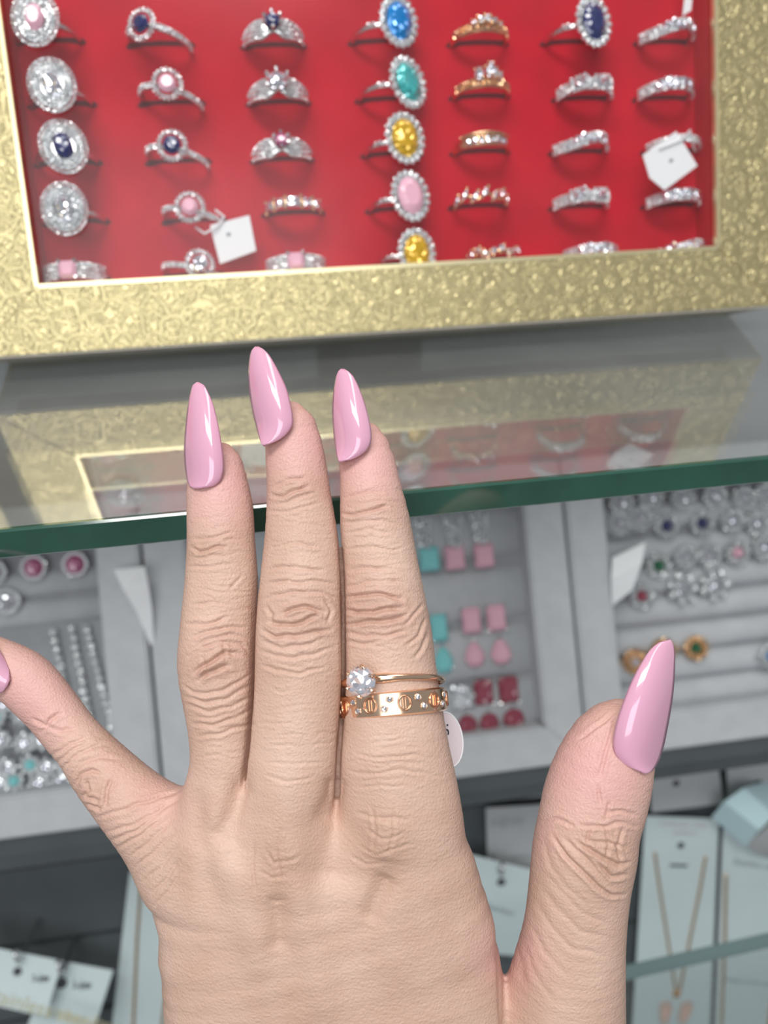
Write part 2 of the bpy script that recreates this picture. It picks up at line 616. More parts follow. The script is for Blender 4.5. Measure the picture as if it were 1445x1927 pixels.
def ring(kind, L, Rr, gemmat, label, roll=0.0, group='rings in the gold framed tray', size=1.0, spin=0.0, name='ring', metal=None):
    px, py = (L[0] + Rr[0]) / 2, (L[1] + Rr[1]) / 2
    x, s = VP.loc(px, py)
    M = VP.frame(x, s, 0) @ Matrix.Rotation(math.radians(-7), 4, 'X')
    t = empty(name, M, label, 'ring', group)
    metal = metal or M_SILVER
    rr = math.radians(roll)
    if kind in ('oval', 'flower'):
        arch(R0, ZC, lambda k: .0009, .0010).build('band', metal, t)
        F = frame_gem(*on_arch(R0, ZC, roll, 0, .0028), rr * .8, math.radians(spin))
        fa, fb = (.0076, .0090) if kind == 'oval' else (.0070, .0088)
        fa, fb = fa * size, fb * size
        ST = MB().prism([tuple(p) for p in ellipse(fa * .86, fb * .86, 22)], -.0016, -.0002).build('setting', metal, t)
        ST.matrix_local = F
        ga, gb = (.0030, .0043) if kind == 'oval' else (.0047, .0065)
        g = MB().gem(ellipse(ga * size, gb * size, 14), .0016)
        g.build('gem', gemmat, ST).matrix_local = Matrix.Translation((0, 0, .0009))
        if kind == 'oval':
            h = MB()
            for j, (q, nn, zz) in enumerate(((.95, 42, 0.0), (.80, 36, .0004), (.66, 30, .0007), (.53, 24, .0008))):
                for i in range(nn):
                    w = 2 * math.pi * (i + .5 * j) / nn
                    h.bead((fa * q * math.cos(w), fb * q * math.sin(w), zz), .00062)
            stuff(h.build('pave_halo', M_PAVE, ST))
        else:
            nn = 19
            st = None
            for i in range(nn):
                w = 2 * math.pi * i / nn
                if st is None:
                    st = MB().bead((0, 0, 0), .00128, .8).build('halo_stone', M_PAVE, ST)
                    o = st
                else:
                    o = bpy.data.objects.new('halo_stone', st.data)
                    COL.objects.link(o)
                    o.parent = ST
                o.matrix_local = Matrix.Translation((fa * .9 * math.cos(w), fb * .9 * math.sin(w), .0004)) @ Matrix.Rotation(w, 4, 'Z')
            h = MB()
            for i in range(30):
                w = 2 * math.pi * i / 30
                h.bead((fa * .75 * math.cos(w), fb * .75 * math.sin(w), .0006), .0005)
            stuff(h.build('pave_halo', M_PAVE, ST))
            for i, a in enumerate((roll - 52, roll - 43)):
                b = MB().bead(on_arch(R0, ZC, a, 0, .0013), .0010)
                b.build('shoulder_stone', M_PAVE, t)
    elif kind == 'swirl':
        sg = 1
        yf = lambda k: sg * .0028 * math.sin((k - .5) * math.pi) * -1
        arch(R0, ZC, lambda k: .0011, .0010, yfun=yf).build('band', metal, t)
        p = MB()
        for i in range(34):
            a = -82 + 164 * i / 33
            if abs(a - roll) < 22:
                continue
            k = (a + 90) / 180
            for yy in (-.00055, .00055):
                p.bead(on_arch(R0, ZC, a, yf(k) + yy, .0011), .0006)
        stuff(p.build('pave_row', M_PAVE, t))
        F = frame_gem(*on_arch(R0, ZC, roll, .0004, .0022), rr)
        MB().gem(ellipse(.0029 * size, .0031 * size, 12), .0013).build('gem', gemmat, t).matrix_local = F @ Matrix.Translation((0, 0, .0005))
        h = MB()
        for i in range(22):
            w = 2 * math.pi * i / 22
            h.bead((.0040 * math.cos(w), .0042 * math.sin(w), .0001), .00062)
            h.bead((.0048 * math.cos(w + .14), .0050 * math.sin(w + .14), -.0003), .0006)
        stuff(h.build('pave_halo', M_PAVE, t)).matrix_local = F
    elif kind == 'split':
        wf = lambda k: .0010 + .0030 * math.sin(math.pi * k) ** 1.5 * (1 - .8 * math.exp(-((k - .5) / .08) ** 2))
        arch(R0, ZC, wf, .0011, n=40).build('band', metal, t)
        p = MB()
        for i in range(32):
            a = -80 + 160 * i / 31
            if abs(a) < 13:
                continue
            k = (a + 98) / 196
            w = wf(k) * .82
            m = max(2, int(w / .0005))
            for j in range(m):
                p.bead(on_arch(R0, ZC, a, -w + 2 * w * j / (m - 1), .0010), .00056)
        stuff(p.build('pave_shoulders', M_PAVE, t))
        F = frame_gem(*on_arch(R0, ZC, roll, .0012, .0030), rr)
        F = F @ Matrix.Rotation(math.radians(-12), 4, 'X')
        MB().gem(ellipse(.0027 * size, .0027 * size, 12), .0014).build('gem', gemmat, t).matrix_local = F
        for i in range(6):
            w = 2 * math.pi * (i + .5) / 6
            q = .0030 * size
            MB().tube([(q * .5 * math.cos(w), q * .5 * math.sin(w), -.0030), (q * .95 * math.cos(w), q * .95 * math.sin(w), -.0005), (q * .98 * math.cos(w), q * .98 * math.sin(w), .0006)], .0004, 6).bead((q * math.cos(w), q * math.sin(w), .0007), .0008).build('prong', metal, t).matrix_local = F
    elif kind == 'wide':
        arch(R0, ZC, lambda k: .0031, .0012).build('band', metal, t)
        p = MB()
        for i in range(26):
            a = -72 + 144 * i / 25
            if abs(a) < 17:
                continue
            for yy in (-.0023, -.0008, .0008, .0023):
                p.bead(on_arch(R0, ZC, a, yy, .0012), .00082)
        stuff(p.build('pave_rows', M_PAVE, t))
        F = frame_gem(*on_arch(R0, ZC, 0, 0, .0020), 0)
        MB().gem(rect(.0029, .0030, .35), .0012).build('gem', gemmat, t).matrix_local = F
        for sx in (-1, 1):
            for sy in (-1, 1):
                MB().bead((sx * .0026, sy * .0029, .0005), .0008).build('prong', metal, t).matrix_local = F
    elif kind == 'baguette':
        arch(R0, ZC, lambda k: .0011, .0010).build('band', metal, t)
        for a, w, h in ((-50, .0016, .0017), (-27, .0016, .0017), (0, .0026, .0018), (27, .0016, .0017), (50, .0016, .0017)):
            F = frame_gem(*on_arch(R0, ZC, a, 0, .0016), math.radians(a))
            MB().gem(rect(w, h, .25), .0009, .7).build('gem', gemmat, t).matrix_local = F
        for a in (-62, -39, -15, 15, 39, 62):
            c = on_arch(R0, ZC, a, 0, .0014)
            MB().tube([(c[0], -.0021, c[2]), (c[0], .0021, c[2])], .0005, 6).bead((c[0], -.0021, c[2]), .0007).bead((c[0], .0021, c[2]), .0007).build('prong', metal, t)
    elif kind in ('tiara', 'crown'):
        arch(R0, ZC, lambda k: .0012 + .0006 * math.sin(math.pi * k), .0010).build('band', metal, t)
        p = MB()
        for i in range(20):
            a = -66 + 132 * i / 19
            for yy in (-.0008, .0008):
                p.bead(on_arch(R0, ZC, a, yy, .0011), .00075)
        stuff(p.build('pave_row', metal, t))
        pts = [(-14, .0022, .0019), (4, .0030, .0016), (14, .0028, .0016), (8, .0046, .0013), (24, .0018, .0013)] if kind == 'crown' else [(-20, .0006, .0010), (-8, .0014, .0013), (4, .0018, .0014), (16, .0012, .0012), (28, .0004, .0010)]
        for a, y, r in pts:
            F = frame_gem(*on_arch(R0, ZC, a, y, .0022), math.radians(a))
            MB().gem(pear(r * .9, r * 1.35, 12) if kind == 'crown' else ellipse(r, r, 8), .0008).build('gem', gemmat, t).matrix_local = F
            pr = MB()
            for i in range(4):
                w = math.pi / 4 + i * math.pi / 2
                pr.bead((r * 1.05 * math.cos(w), r * 1.2 * math.sin(w), .0002), .0005)
            pr.build('prong', metal, t).matrix_local = F
    elif kind == 'channel':
        arch(R0, ZC, lambda k: .0010 + .0012 * math.sin(math.pi * k), .0013).build('band', metal, t)
        arch(R0, ZC, lambda k: .0005, .0024, 40, 140, yfun=lambda k: .0018).build('rail', metal, t)
        for i in range(7):
            a = -36 + 12 * i
            F = frame_gem(*on_arch(R0, ZC, a, -.0006, .0017), math.radians(a))
            MB().gem(rect(.0009, .0013, .25), .0006, .7).build('gem', gemmat, t).matrix_local = F
    elif kind == 'zigzag':
        arch(R0, ZC, lambda k: .0007, .0009, yfun=lambda k: .0008 * math.sin(k * 26)).build('band', metal, t)
        for i in range(7):
            a = -60 + 20 * i
            y = .0010
            F = frame_gem(*on_arch(R0, ZC, a, y * (1 if i % 2 else -.2), .0014), math.radians(a), math.radians(-35))
            MB().gem(ellipse(.0010, .0021, 10), .0007).build('gem', gemmat, t).matrix_local = F
            MB().bead((0, .0024, 0), .0008).bead((0, -.0024, 0), .0008).build('prong', metal, t).matrix_local = F
    elif kind == 'cluster':
        arch(R0, ZC, lambda k: .0011, .0010).build('band', metal, t)
        for i in range(8):
            a = -52 + 15 * i
            F = frame_gem(*on_arch(R0, ZC, a, .0010 * math.sin(i * 2.1), .0018), math.radians(a), i)
            MB().gem(ellipse(.0015, .0015, 8), .0009).build('gem', gemmat, t).matrix_local = F
            MB().bead((.0016, 0, 0), .0007).bead((-.0016, 0, 0), .0007).bead((0, .0016, 0), .0006).build('prong', metal, t).matrix_local = F
    elif kind in ('bow', 'steps', 'twist', 'plain'):
        hw = dict(bow=.0019, steps=.0019, twist=.0017, plain=.0012)[kind]
        yf = (lambda k: .0012 * math.sin((k - .5) * 7)) if kind == 'twist' else None
        arch(R0, ZC, lambda k: hw, .0010, yfun=yf).build('band', metal, t)
        p = MB()
        for i in range(26):
            a = -74 + 148 * i / 25
            k = (a + 98) / 196
            y0 = yf(k) if yf else 0
            for yy in ((-.0008, .0008) if kind == 'plain' else (-.0014, 0, .0014)):
                p.bead(on_arch(R0, ZC, a, y0 + yy, .0011), .00085)
        stuff(p.build('pave_rows', M_PAVE, t))
        if kind == 'bow':
            for a, sx in ((-24, .0032), (22, .0040)):
                F = frame_gem(*on_arch(R0, ZC, a + roll, .0004, .0018), math.radians(a + roll), math.radians(8))
                MB().gem(rect(sx * .62, .0011, .2), .0008, .75).build('gem', gemmat, t).matrix_local = F
                h = MB()
                for i in range(14):
                    w = 2 * math.pi * i / 14
                    cc, ss = math.cos(w), math.sin(w)
                    q = max(abs(cc), abs(ss))
                    h.bead((sx * cc / q * .95, .0021 * ss / q, 0), .0008)
                stuff(h.build('pave_halo', M_PAVE, t)).matrix_local = F
        elif kind == 'steps':
            for i in range(5):
                a = -34 + 17 * i + roll
                F = frame_gem(*on_arch(R0, ZC, a, .0003, .0016), math.radians(a))
                MB().gem(rect(.0012, .0019 + .0003 * (i % 2), .2), .0009, .7).build('gem', gemmat, t).matrix_local = F
        elif kind == 'twist':
            for i in range(6):
                a = -30 + 13 * i + roll
                F = frame_gem(*on_arch(R0, ZC, a, .0010 * math.sin(i * 1.9), .0017), math.radians(a))
                MB().gem(ellipse(.0015, .0015, 9), .0010).build('gem', gemmat, t).matrix_local = F
    # dark slit of the velvet under the band
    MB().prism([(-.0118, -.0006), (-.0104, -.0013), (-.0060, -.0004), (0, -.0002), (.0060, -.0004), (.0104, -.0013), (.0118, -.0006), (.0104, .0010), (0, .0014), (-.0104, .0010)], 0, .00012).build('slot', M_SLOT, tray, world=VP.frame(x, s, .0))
    return t


RINGS = [
    ('oval', (38, 80), (152, 77), M_PINKST, 'silver double-halo ring with milky pink oval stone, top of the first column', dict(roll=-4)),
    ('oval', (55, 200), (180, 195), M_CLEAR, 'silver double-halo ring with clear oval stone, touching the navy one below', dict(roll=2, spin=12)),
    ('oval', (66, 309), (192, 306), M_NAVY, 'silver double-halo ring with navy oval stone in the first column', dict(roll=9, spin=12)),
    ('oval', (84, 421), (204, 416), M_CLEAR, 'silver double-halo ring with clear oval stone, fourth in the first column', dict(roll=-2, spin=8)),
    ('wide', (86, 528), (205, 524), M_PINKST, 'wide pave ring with pink stone at the lower left corner of the tray', {}),
    ('swirl', (245, 84), (360, 86), M_NAVY, 'silver swirl halo ring with navy stone, top of the second column', dict(roll=-22)),
    ('swirl', (265, 197), (382, 193), M_PINKST, 'silver swirl halo ring with milky pink stone, second in its column', dict(roll=2)),
    ('swirl', (278, 308), (394, 302), M_NAVY, 'silver swirl halo ring with navy stone beside the double-halo navy ring', dict(roll=-2)),
    ('swirl', (308, 418), (424, 414), M_PINKST, 'silver swirl halo ring with pink stone carrying a square price tag', dict(roll=0)),
    ('swirl', (306, 521), (424, 517), M_CLEAR, 'silver swirl halo ring with clear stone, half hidden by the lower frame', dict(roll=18)),
    ('split', (455, 88), (575, 86), M_NAVY, 'silver ring with dark navy stone and wide pave shoulders', {}),
    ('split', (464, 196), (584, 192), M_CLEAR, 'silver ring with large clear stone and wide pave shoulders', dict(size=1.3)),
    ('split', (472, 303), (590, 300), M_PURPLE, 'silver ring with small purple-pink stone and wide pave shoulders', dict(size=.9)),
    ('baguette', (494, 404), (610, 400), M_CLEAR, 'rose gold ring set with a row of clear baguette stones', dict(metal=M_YGOLD)),
    ('wide', (500, 512), (614, 508), M_PINKST, 'wide pave ring with pink stone below the rose gold baguette ring', {}),
    ('flower', (655, 82), (775, 78), M_BLUE, 'silver flower-halo ring with bright blue oval stone', dict(roll=24, spin=-6)),
    ('flower', (668, 190), (786, 187), M_TEAL, 'silver flower-halo ring with teal oval stone', dict(roll=30, spin=10)),
    ('flower', (678, 293), (796, 290), M_YELLOW, 'silver flower-halo ring with yellow oval stone in full view', dict(roll=14, spin=2)),
    ('flower', (688, 397), (802, 393), M_PINKST, 'silver flower-halo ring with milky pink oval stone', dict(roll=16, spin=4)),
    ('flower', (700, 500), (814, 496), M_YELLOW, 'silver flower-halo ring with yellow oval stone cut by the lower frame', dict(roll=16, spin=-2)),
    ('tiara', (842, 84), (955, 82), M_CLEAR, 'rose gold ring with a low tiara of clear stones', dict(metal=M_YGOLD)),
    ('crown', (848, 184), (956, 182), M_CLEAR, 'rose gold crown ring with pear shaped clear stones', dict(metal=M_YGOLD)),
    ('channel', (848, 288), (958, 285), M_CLEAR, 'rose gold ring with a raised rail and channel-set stones', dict(metal=M_YGOLD)),
    ('zigzag', (842, 390), (956, 388), M_CLEAR, 'rose gold zigzag ring with slanted clear stones', dict(metal=M_YGOLD)),
    ('cluster', (866, 492), (976, 488), M_CLEAR, 'rose gold cluster ring at the lower frame edge', dict(metal=M_YGOLD)),
    ('flower', (1016, 82), (1130, 80), M_NAVY, 'silver flower-halo ring with deep blue oval stone near the right top', dict(roll=18, spin=-2)),
    ('bow', (1040, 188), (1146, 186), M_CLEAR, 'silver pave bow ring below the deep blue flower ring', {}),
    ('twist', (1032, 288), (1140, 286), M_CLEAR, 'silver twisted pave ring in the middle of the sixth column', dict(roll=8)),
    ('bow', (1032, 392), (1140, 389), M_CLEAR, 'silver pave bow ring with raised square, fourth of the sixth column', dict(roll=6)),
    ('steps', (1050, 487), (1160, 484), M_CLEAR, 'silver baguette ring at the lower frame edge of the sixth column', {}),
    ('twist', (1192, 82), (1300, 80), M_CLEAR, 'silver twisted crystal ring at the top of the last column', dict(roll=10)),
    ('steps', (1190, 188), (1298, 185), M_CLEAR, 'silver stepped baguette ring, second in the last column', dict(roll=4)),
    ('plain', (1204, 287), (1312, 284), M_CLEAR, 'thin silver pave ring behind the large white tag', {}),
    ('steps', (1204, 389), (1312, 386), M_CLEAR, 'silver stepped baguette ring just below the large white tag', {}),
    ('twist', (1212, 483), (1320, 480), M_CLEAR, 'silver twisted crystal ring in the lower right corner of the tray', dict(roll=-10)),
]
for kind, a, b, g, lab, kw in RINGS:
    ring(kind, a, b, g, lab, **kw)

# price tags in the tray
def price_tag(corners, h, label, mark, thread):
    pts = [VP.at(px, py, h) for px, py in corners]
    c = sum(pts) / len(pts)
    ex = pts[1] - pts[0]
    ex = ex / np.linalg.norm(ex)
    ey = np.cross(VP.n, ex)
    M = mtx(c, ex, ey, VP.n)
    t = empty('price_tag', M, label, 'price tag', 'price tags in the gold framed tray')
    inv = M.inverted()
    loc = [inv @ Vector(p) for p in pts]
    MB().prism([(p.x, p.y) for p in loc][::-1], -.00012, .00012).build('card', M_TAG, t)
    m = inv @ Vector(VP.at(*mark, h + .0003))
    MB().prism(ellipse(.0009, .0007, 9, m.x, m.y), .00013, .00020).build('ink_mark', M_GREYINK, t)
    MB().tube([inv @ Vector(VP.at(*p[:2], p[2])) for p in thread], .0004, 6).build('thread', M_TAG, t)


price_tag([(395, 424), (469, 405), (482, 472), (414, 497)], .0085, 'square white price tag hanging from the pink swirl ring', (430, 441),
          [(368, 428, .0095), (385, 440, .0105), (410, 425, .0095), (422, 408, .0095), (405, 395, .0085)])
price_tag([(1209, 292), (1272, 247), (1312, 312), (1250, 358), (1222, 335)], .0118, 'large slanted white price tag in the last column of rings', (1263, 302),
          [(1240, 280, .0125), (1285, 262, .0125), (1298, 245, .0105), (1302, 268, .0095), (1308, 285, .0085)])
t3 = price_tag([(1292, -40), (1306, -40), (1300, 20), (1284, 30)], .0095, 'narrow white tag end at the top right of the tray', (1297, -20), [(1298, -38, .0095), (1310, -60, .0095)])

# ------------------------------------------------------------------ lower velvet trays
LB = .0205


def velvet_tray(x0, x1, s0, s1, label):
    cxm, h = (x0 + x1) / 2, s1 - s0
    t = empty('velvet_tray', LP.frame(cxm, s0), label, 'display tray', 'grey velvet trays under the glass')
    w = (x1 - x0) / 2 - .0006
    for pts in ([(-w, 0), (w, 0), (w - LB, LB), (-w + LB, LB)], [(-w, h), (-w + LB, h - LB), (w - LB, h - LB), (w, h)],
                [(-w, 0), (-w + LB, LB), (-w + LB, h - LB), (-w, h)], [(w, 0), (w, h), (w - LB, h - LB), (w - LB, LB)]):
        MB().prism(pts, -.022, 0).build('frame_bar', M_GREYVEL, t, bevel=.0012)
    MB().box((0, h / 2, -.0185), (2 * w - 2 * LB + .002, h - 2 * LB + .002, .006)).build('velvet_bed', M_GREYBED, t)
    return t


TOPS = .094
vt_mid = velvet_tray(-.1065, .1065, -.0625, TOPS, 'middle grey velvet tray holding gemstone drop earrings')
vt_right = velvet_tray(.1070, .3200, -.0625, TOPS, 'right grey velvet tray with foam rolls full of rings')
vt_left = velvet_tray(-.3200, -.1070, -.0625, TOPS, 'left grey velvet tray with rhinestone strands and studs')
BED = -.0155
LBP = Plane(LP.o + LP.n * BED, math.radians(29))


def roll(tray_o, sc, half, r, x0, x1):
    """one padded foam roll, part of its tray; sc is the position along the tray height."""
    cxm = tray_o.matrix_world.translation[0] - LP.o[0]
    vs, fs = [], []
    n = 8
    for x in (x0, x1):
        for k in range(n + 1):
            a = math.pi * k / n
            vs.append((x - cxm, sc + .0625 - half * math.cos(a), BED - .0005 + r * math.sin(a)))
    for k in range(n):
        fs.append((k, k + 1, n + 2 + k, n + 1 + k))
    fs += [tuple(range(n, -1, -1)), tuple(range(n + 1, 2 * n + 2))]
    MB().add(vs, fs, True).build('foam_roll', M_GREYVEL, tray_o)


sR = lambda px, py: LBP.loc(px, py)[1]
for yc in (965, 1025, 1085, 1140, 1195, 1248, 1300):
    roll(vt_right, sR(1300, yc), .0068, .0055, .1284, .2986)
for yc in (1000, 1120, 1230, 1335):
    roll(vt_mid, sR(900, yc), .0135, .004, -.0851, .0851)
for yc in (1095, 1150):
    roll(vt_left, sR(100, yc), .0062, .004, -.2986, -.1284)


def lower(px, py, h=.006, rot=0.0):
    x, s = LBP.loc(px, py, h)
    return LBP.frame(x, s, h, rot)


MM = .385 / 1450        # metres per photo pixel on the lower trays


def halo_stone(kindname, px, py, rpx, gemmat, label, cat, group, beads=12, gem=.55, metal=None, h=.0065, band=False, sq=1.0):
    t = empty(kindname, lower(px, py, h), label, cat, group)
    r = rpx * MM
    MB().prism(ellipse(r * .8, r * .8 * sq, 14), -.0014, -.0002).build('setting', metal or M_SILVERSHADE, t)
    MB().gem(ellipse(r * gem, r * gem * sq, 10), r * .3).build('gem', gemmat, t)
    b = MB()
    for i in range(beads):
        w = 2 * math.pi * i / beads
        b.bead((r * .84 * math.cos(w), r * .84 * sq * math.sin(w), 0), r * 2.0 / beads)
    stuff(b.build('crystal_halo', metal if metal and metal != M_SILVER else M_PAVE, t))
    if band:
        MB().tube([(.0085 * math.cos(math.pi * k / 10 + math.pi), 0, -.0012 + .008 * math.sin(math.pi * k / 10 + math.pi)) for k in range(11)], .0007, 6).build('band', metal or M_SILVER, t)
    else:
        MB().tube([(0, 0, -.0014), (0, 0, -h)], .0005, 6).build('post', M_SILVER, t)
    return t


def drop_earring(px, py, gem1, px2, py2, gem2, w1, h1, w2, h2, label, group='gemstone drop earrings', shape2='pear', cat='earring'):
    M = lower(px, py, .004)
    t = empty('drop_earring', M, label, cat, group)
    inv = M.inverted()
    p2 = inv @ lower(px2, py2, .004).translation
    s1 = MB().gem(rect(w1 * MM, h1 * MM, .3), .0022, .72)
    s1.build('upper_stone', gem1, t)
    F = Matrix.Translation(p2)
    ol = pear(w2 * MM, h2 * MM) if shape2 == 'pear' else (rect(w2 * MM, h2 * MM, .6) if shape2 == 'rect' else ellipse(w2 * MM, h2 * MM, 14))
    MB().gem(ol, .0024, .6).build('lower_stone', gem2, t).matrix_local = F
    b = MB()
    for sx in (-1, 1):
        for sy in (-1, 1):
            b.bead((sx * w1 * MM * .95, sy * h1 * MM * .95, .0008), .0010)
    b.build('prong', M_SILVER, t)
    c = MB()
    for i in range(3):
        w = math.pi * (.2 + .3 * i)
        c.bead((p2.x + w2 * MM * math.cos(-w), p2.y + h2 * MM * .95 * math.sin(-w), .0006), .0010)
    c.bead((p2.x, p2.y + h2 * MM * 1.12, .0004), .0013)
    c.build('prong', M_SILVER, t)
    MB().tube([(0, 0, -.0015), (0, 0, -.0045)], .0005, 6).build('post', M_SILVER, t)
    return t


def chandelier(px, py, gemmat, px2, py2, label, hh):
    """rhinestone spray above a rectangular stone"""
    M = lower(px, py, .004)
    t = empty('drop_earring', M, label, 'earring', 'rhinestone drop earrings at the top of the middle tray')
    p2 = M.inverted() @ lower(px2, py2, .004).translation
    b = MB()
    for i in range(44):
        k = i / 43
        b.bead((.0048 * math.sin(i * 2.4) * (1 - .45 * k), hh * (1 - 2 * k), .001 + .0008 * math.cos(i)), .0014)
    stuff(b.build('rhinestone_spray', M_PAVE, t))
    MB().gem(rect(20 * MM, 24 * MM, .2), .0022, .75).build('lower_stone', gemmat, t).matrix_local = Matrix.Translation(p2)
    return t


chandelier(795, 1000, M_AQUA, 808, 1052, 'silver spray earring with aqua rectangle right beside the index finger', .0085)
chandelier(853, 998, M_PINKST, 856, 1050, 'silver spray earring with pink rectangle, between the aqua and the rightmost one', .0085)
chandelier(902, 992, M_PINKST, 911, 1046, 'silver spray earring with pink rectangle, rightmost of its row', .0085)
drop_earring(826, 1182, M_AQUA, 835, 1243, M_AQUA, 17, 27, 20, 27, 'aqua drop earring, rectangle over pear, beside the index finger')
drop_earring(887, 1168, M_PINKST, 893, 1232, M_PINKST, 19, 26, 21, 26, 'pink drop earring next to the aqua drop earring')
drop_earring(934, 1163, M_PINKST, 943, 1227, M_PINKST, 19, 26, 22, 26, 'pink drop earring, rightmost of the rectangle and pear drops')
drop_earring(910, 1303, M_RUBY, 921, 1362, M_RUBY, 19, 25, 20, 22, 'dark red drop earring between the silver cluster and the rightmost red one', shape2='ellipse')
drop_earring(957, 1298, M_RUBY, 967, 1354, M_RUBY, 20, 26, 22, 22, 'dark red drop earring in the lower right corner of the middle tray', shape2='ellipse')
t = drop_earring(868, 1312, M_CLEAR, 880, 1366, M_RUBY, 20, 24, 20, 22, 'silver crystal cluster earring with dark red oval next to the gold rings', shape2='ellipse')
b = MB()
for i in range(22):
    w, q = i * 2.4, .0062 * math.sqrt(i / 22)
    b.bead((q * math.cos(w), q * math.sin(w), .0022), .0013)
stuff(b.build('crystal_cluster', M_PAVE, t))

# studs and strands of the left tray
for px, py, g, lab in ((62, 1068, M_PURPLE, 'round halo stud with pinkish red stone, left of its pair under the glass'), (140, 1062, M_PURPLE, 'round halo stud with dull red stone, right of its pair under the glass'),
                       (-14, 1078, M_CLEAR, 'round clear halo stud at the left photo edge, upper one'), (12, 1132, M_CLEAR, 'round clear halo stud at the left photo edge below the red studs')):
    halo_stone('stud_earring', px, py, 28, g, lab, 'earring', 'round halo studs of the left tray', 22, .66)


def strand(p0, p1, n, label):
    M = lower(*p0, .003)
    inv = M.inverted()
    t = empty('rhinestone_strand', M, label, 'earring', 'rhinestone strands of the left tray')
    q1 = inv @ lower(*p1, .003).translation
    st = None
    for i in range(n):
        if st is None:
            st = MB().bead((0, 0, 0), .0023, .8).build('stone', M_PAVE, t)
            o = st
        else:
            o = bpy.data.objects.new('stone', st.data)
            COL.objects.link(o)
            o.parent = t
        k = i / (n - 1)
        o.matrix_local = Matrix.Translation((q1.x * k, q1.y * k, 0)) @ Matrix.Rotation(i * 1.3, 4, 'Z')
    MB().tube([(0, 0, -.0008), (q1.x, q1.y, -.0008)], .0006, 6).build('chain', M_SILVER, t)
    return t


strand((100, 1190), (148, 1420), 15, 'rhinestone strand, leftmost of the three')
strand((135, 1184), (178, 1400), 14, 'rhinestone strand in the middle of the three')
strand((163, 1184), (212, 1370), 13, 'rhinestone strand nearest the right bar of the left tray')
k = 0
studs = []
for row, (y0, xs) in enumerate(((1345, (-10, 38, 78)), (1392, (0, 42, 82)), (1440, (12, 52, 90, 122)), (1470, (-8, 30, 72, 110)), (1318, (12, 60)))):
    for x in xs:
        k += 1
        g = M_AQUA if k in (1, 8, 12) else M_CLEAR
        where = '%s stud from the left in the %s row of the left heap' % (('first', 'second', 'third', 'fourth')[xs.index(x)], ('second', 'third', 'fourth', 'lowest', 'top')[row])
        halo_stone('crystal_stud', x + (k % 3) * 4 - 4, y0 + (k % 2) * 6, 20, g, ('aqua' if g is M_AQUA else 'clear') + ' crystal stud, ' + where, 'earring', ('aqua' if g is M_AQUA else 'clear') + ' studs heaped in the left tray', 8, .5)

# rings on the foam rolls of the right tray
ROLLR = [(1165, 985, M_CLEAR), (1205, 975, M_CLEAR), (1255, 990, M_NAVY), (1322, 985, M_NAVY), (1378, 980, M_CLEAR), (1425, 985, M_CLEAR),
         (1170, 945, M_CLEAR), (1225, 935, M_CLEAR), (1285, 938, M_CLEAR), (1345, 932, M_CLEAR), (1400, 938, M_CLEAR), (1442, 930, M_CLEAR),
         (1240, 1065, M_GREEN), (1290, 1048, M_CLEAR), (1335, 1045, M_CLEAR), (1388, 1040, M_PINKST), (1438, 1030, M_CLEAR),
         (1208, 1122, M_RUBY), (1285, 1108, M_CLEAR), (1345, 1100, M_CLEAR), (1310, 1220, M_GREEN), (1195, 1245, M_ROSE), (1248, 1225, M_ROSE), (1452, 1235, M_BLUE)]
LABS = {(1255, 990): 'halo ring with navy stone, left of the two on the upper roll', (1322, 985): 'halo ring with navy stone, right of the two on the upper roll',
        (1240, 1065): 'halo ring with green stone and silver crystals', (1388, 1040): 'square halo ring with small pink stone', (1208, 1122): 'halo ring with red stone beside the white tag',
        (1285, 1108): 'large clear flower cluster ring on the left', (1345, 1100): 'large clear flower cluster ring on the right', (1310, 1220): 'rose gold halo ring with green stone beside the thumb nail tip',
        (1195, 1245): 'rose gold ring at the left edge of the thumb nail', (1248, 1225): 'rose gold ring just behind the thumb nail tip', (1452, 1235): 'blue stone ring at the right photo edge'}
ORD = ('first', 'second', 'third', 'fourth', 'fifth', 'sixth')
cnt = {}
for px, py, g in ROLLR:
    lab = LABS.get((px, py))
    if lab is None:
        rowname = 'row right under the glass edge' if py < 950 else ('row of the two navy halo rings' if py < 1000 else 'row of the green halo ring')
        cnt[rowname] = cnt.get(rowname, 0) + 1
        lab = 'clear ring, %s clear one from the left, %s' % (ORD[cnt[rowname] - 1], rowname)
    rose = g is M_ROSE or (px, py) == (1310, 1220)
    big = (px, py) in ((1285, 1108), (1345, 1100))
    o = halo_stone('cocktail_ring', px, py, 32 if big else 28, M_CLEAR if g is M_ROSE else g, lab, 'ring', 'rings on the foam rolls of the right tray' if (px, py) in LABS else 'clear cluster rings on the foam rolls', 7 if big else 13, .42, M_YGOLD if rose else None, .0085, True)
    extra = MB()
    for i in range(12):
        w = i * 2 * math.pi / 12 + .2
        extra.bead((28 * MM * .62 * math.cos(w), 28 * MM * .62 * math.sin(w), .0012), .0011)
    stuff(extra.build('inner_halo', M_YGOLD if rose else M_PAVE, o))


def bent_tag(name, pts, mat_, label, cat, thick=.0003):
    """strip of card bent along its length: pts are pairs of world points."""
    c = sum((a + b) / 2 for a, b in pts) / len(pts)
    mb = MB()
    n = np.cross(pts[0][1] - pts[0][0], pts[-1][0] - pts[0][0])
    n = n / np.linalg.norm(n) * thick
    vs = []
    for a, b in pts:
        vs += [a - c, b - c, b - c + n, a - c + n]
    fs = [(3, 2, 1, 0)]
    for i in range(len(pts) - 1):
        for j in range(4):
            fs.append((4 * i + j, 4 * i + (j + 1) % 4, 4 * i + 4 + (j + 1) % 4, 4 * i + 4 + j))
    fs.append(tuple(4 * (len(pts) - 1) + j for j in range(4)))
    o = mb.add(vs, fs).build(name, mat_)
    o.location = Vector(c)
    return tag(o, label, cat)


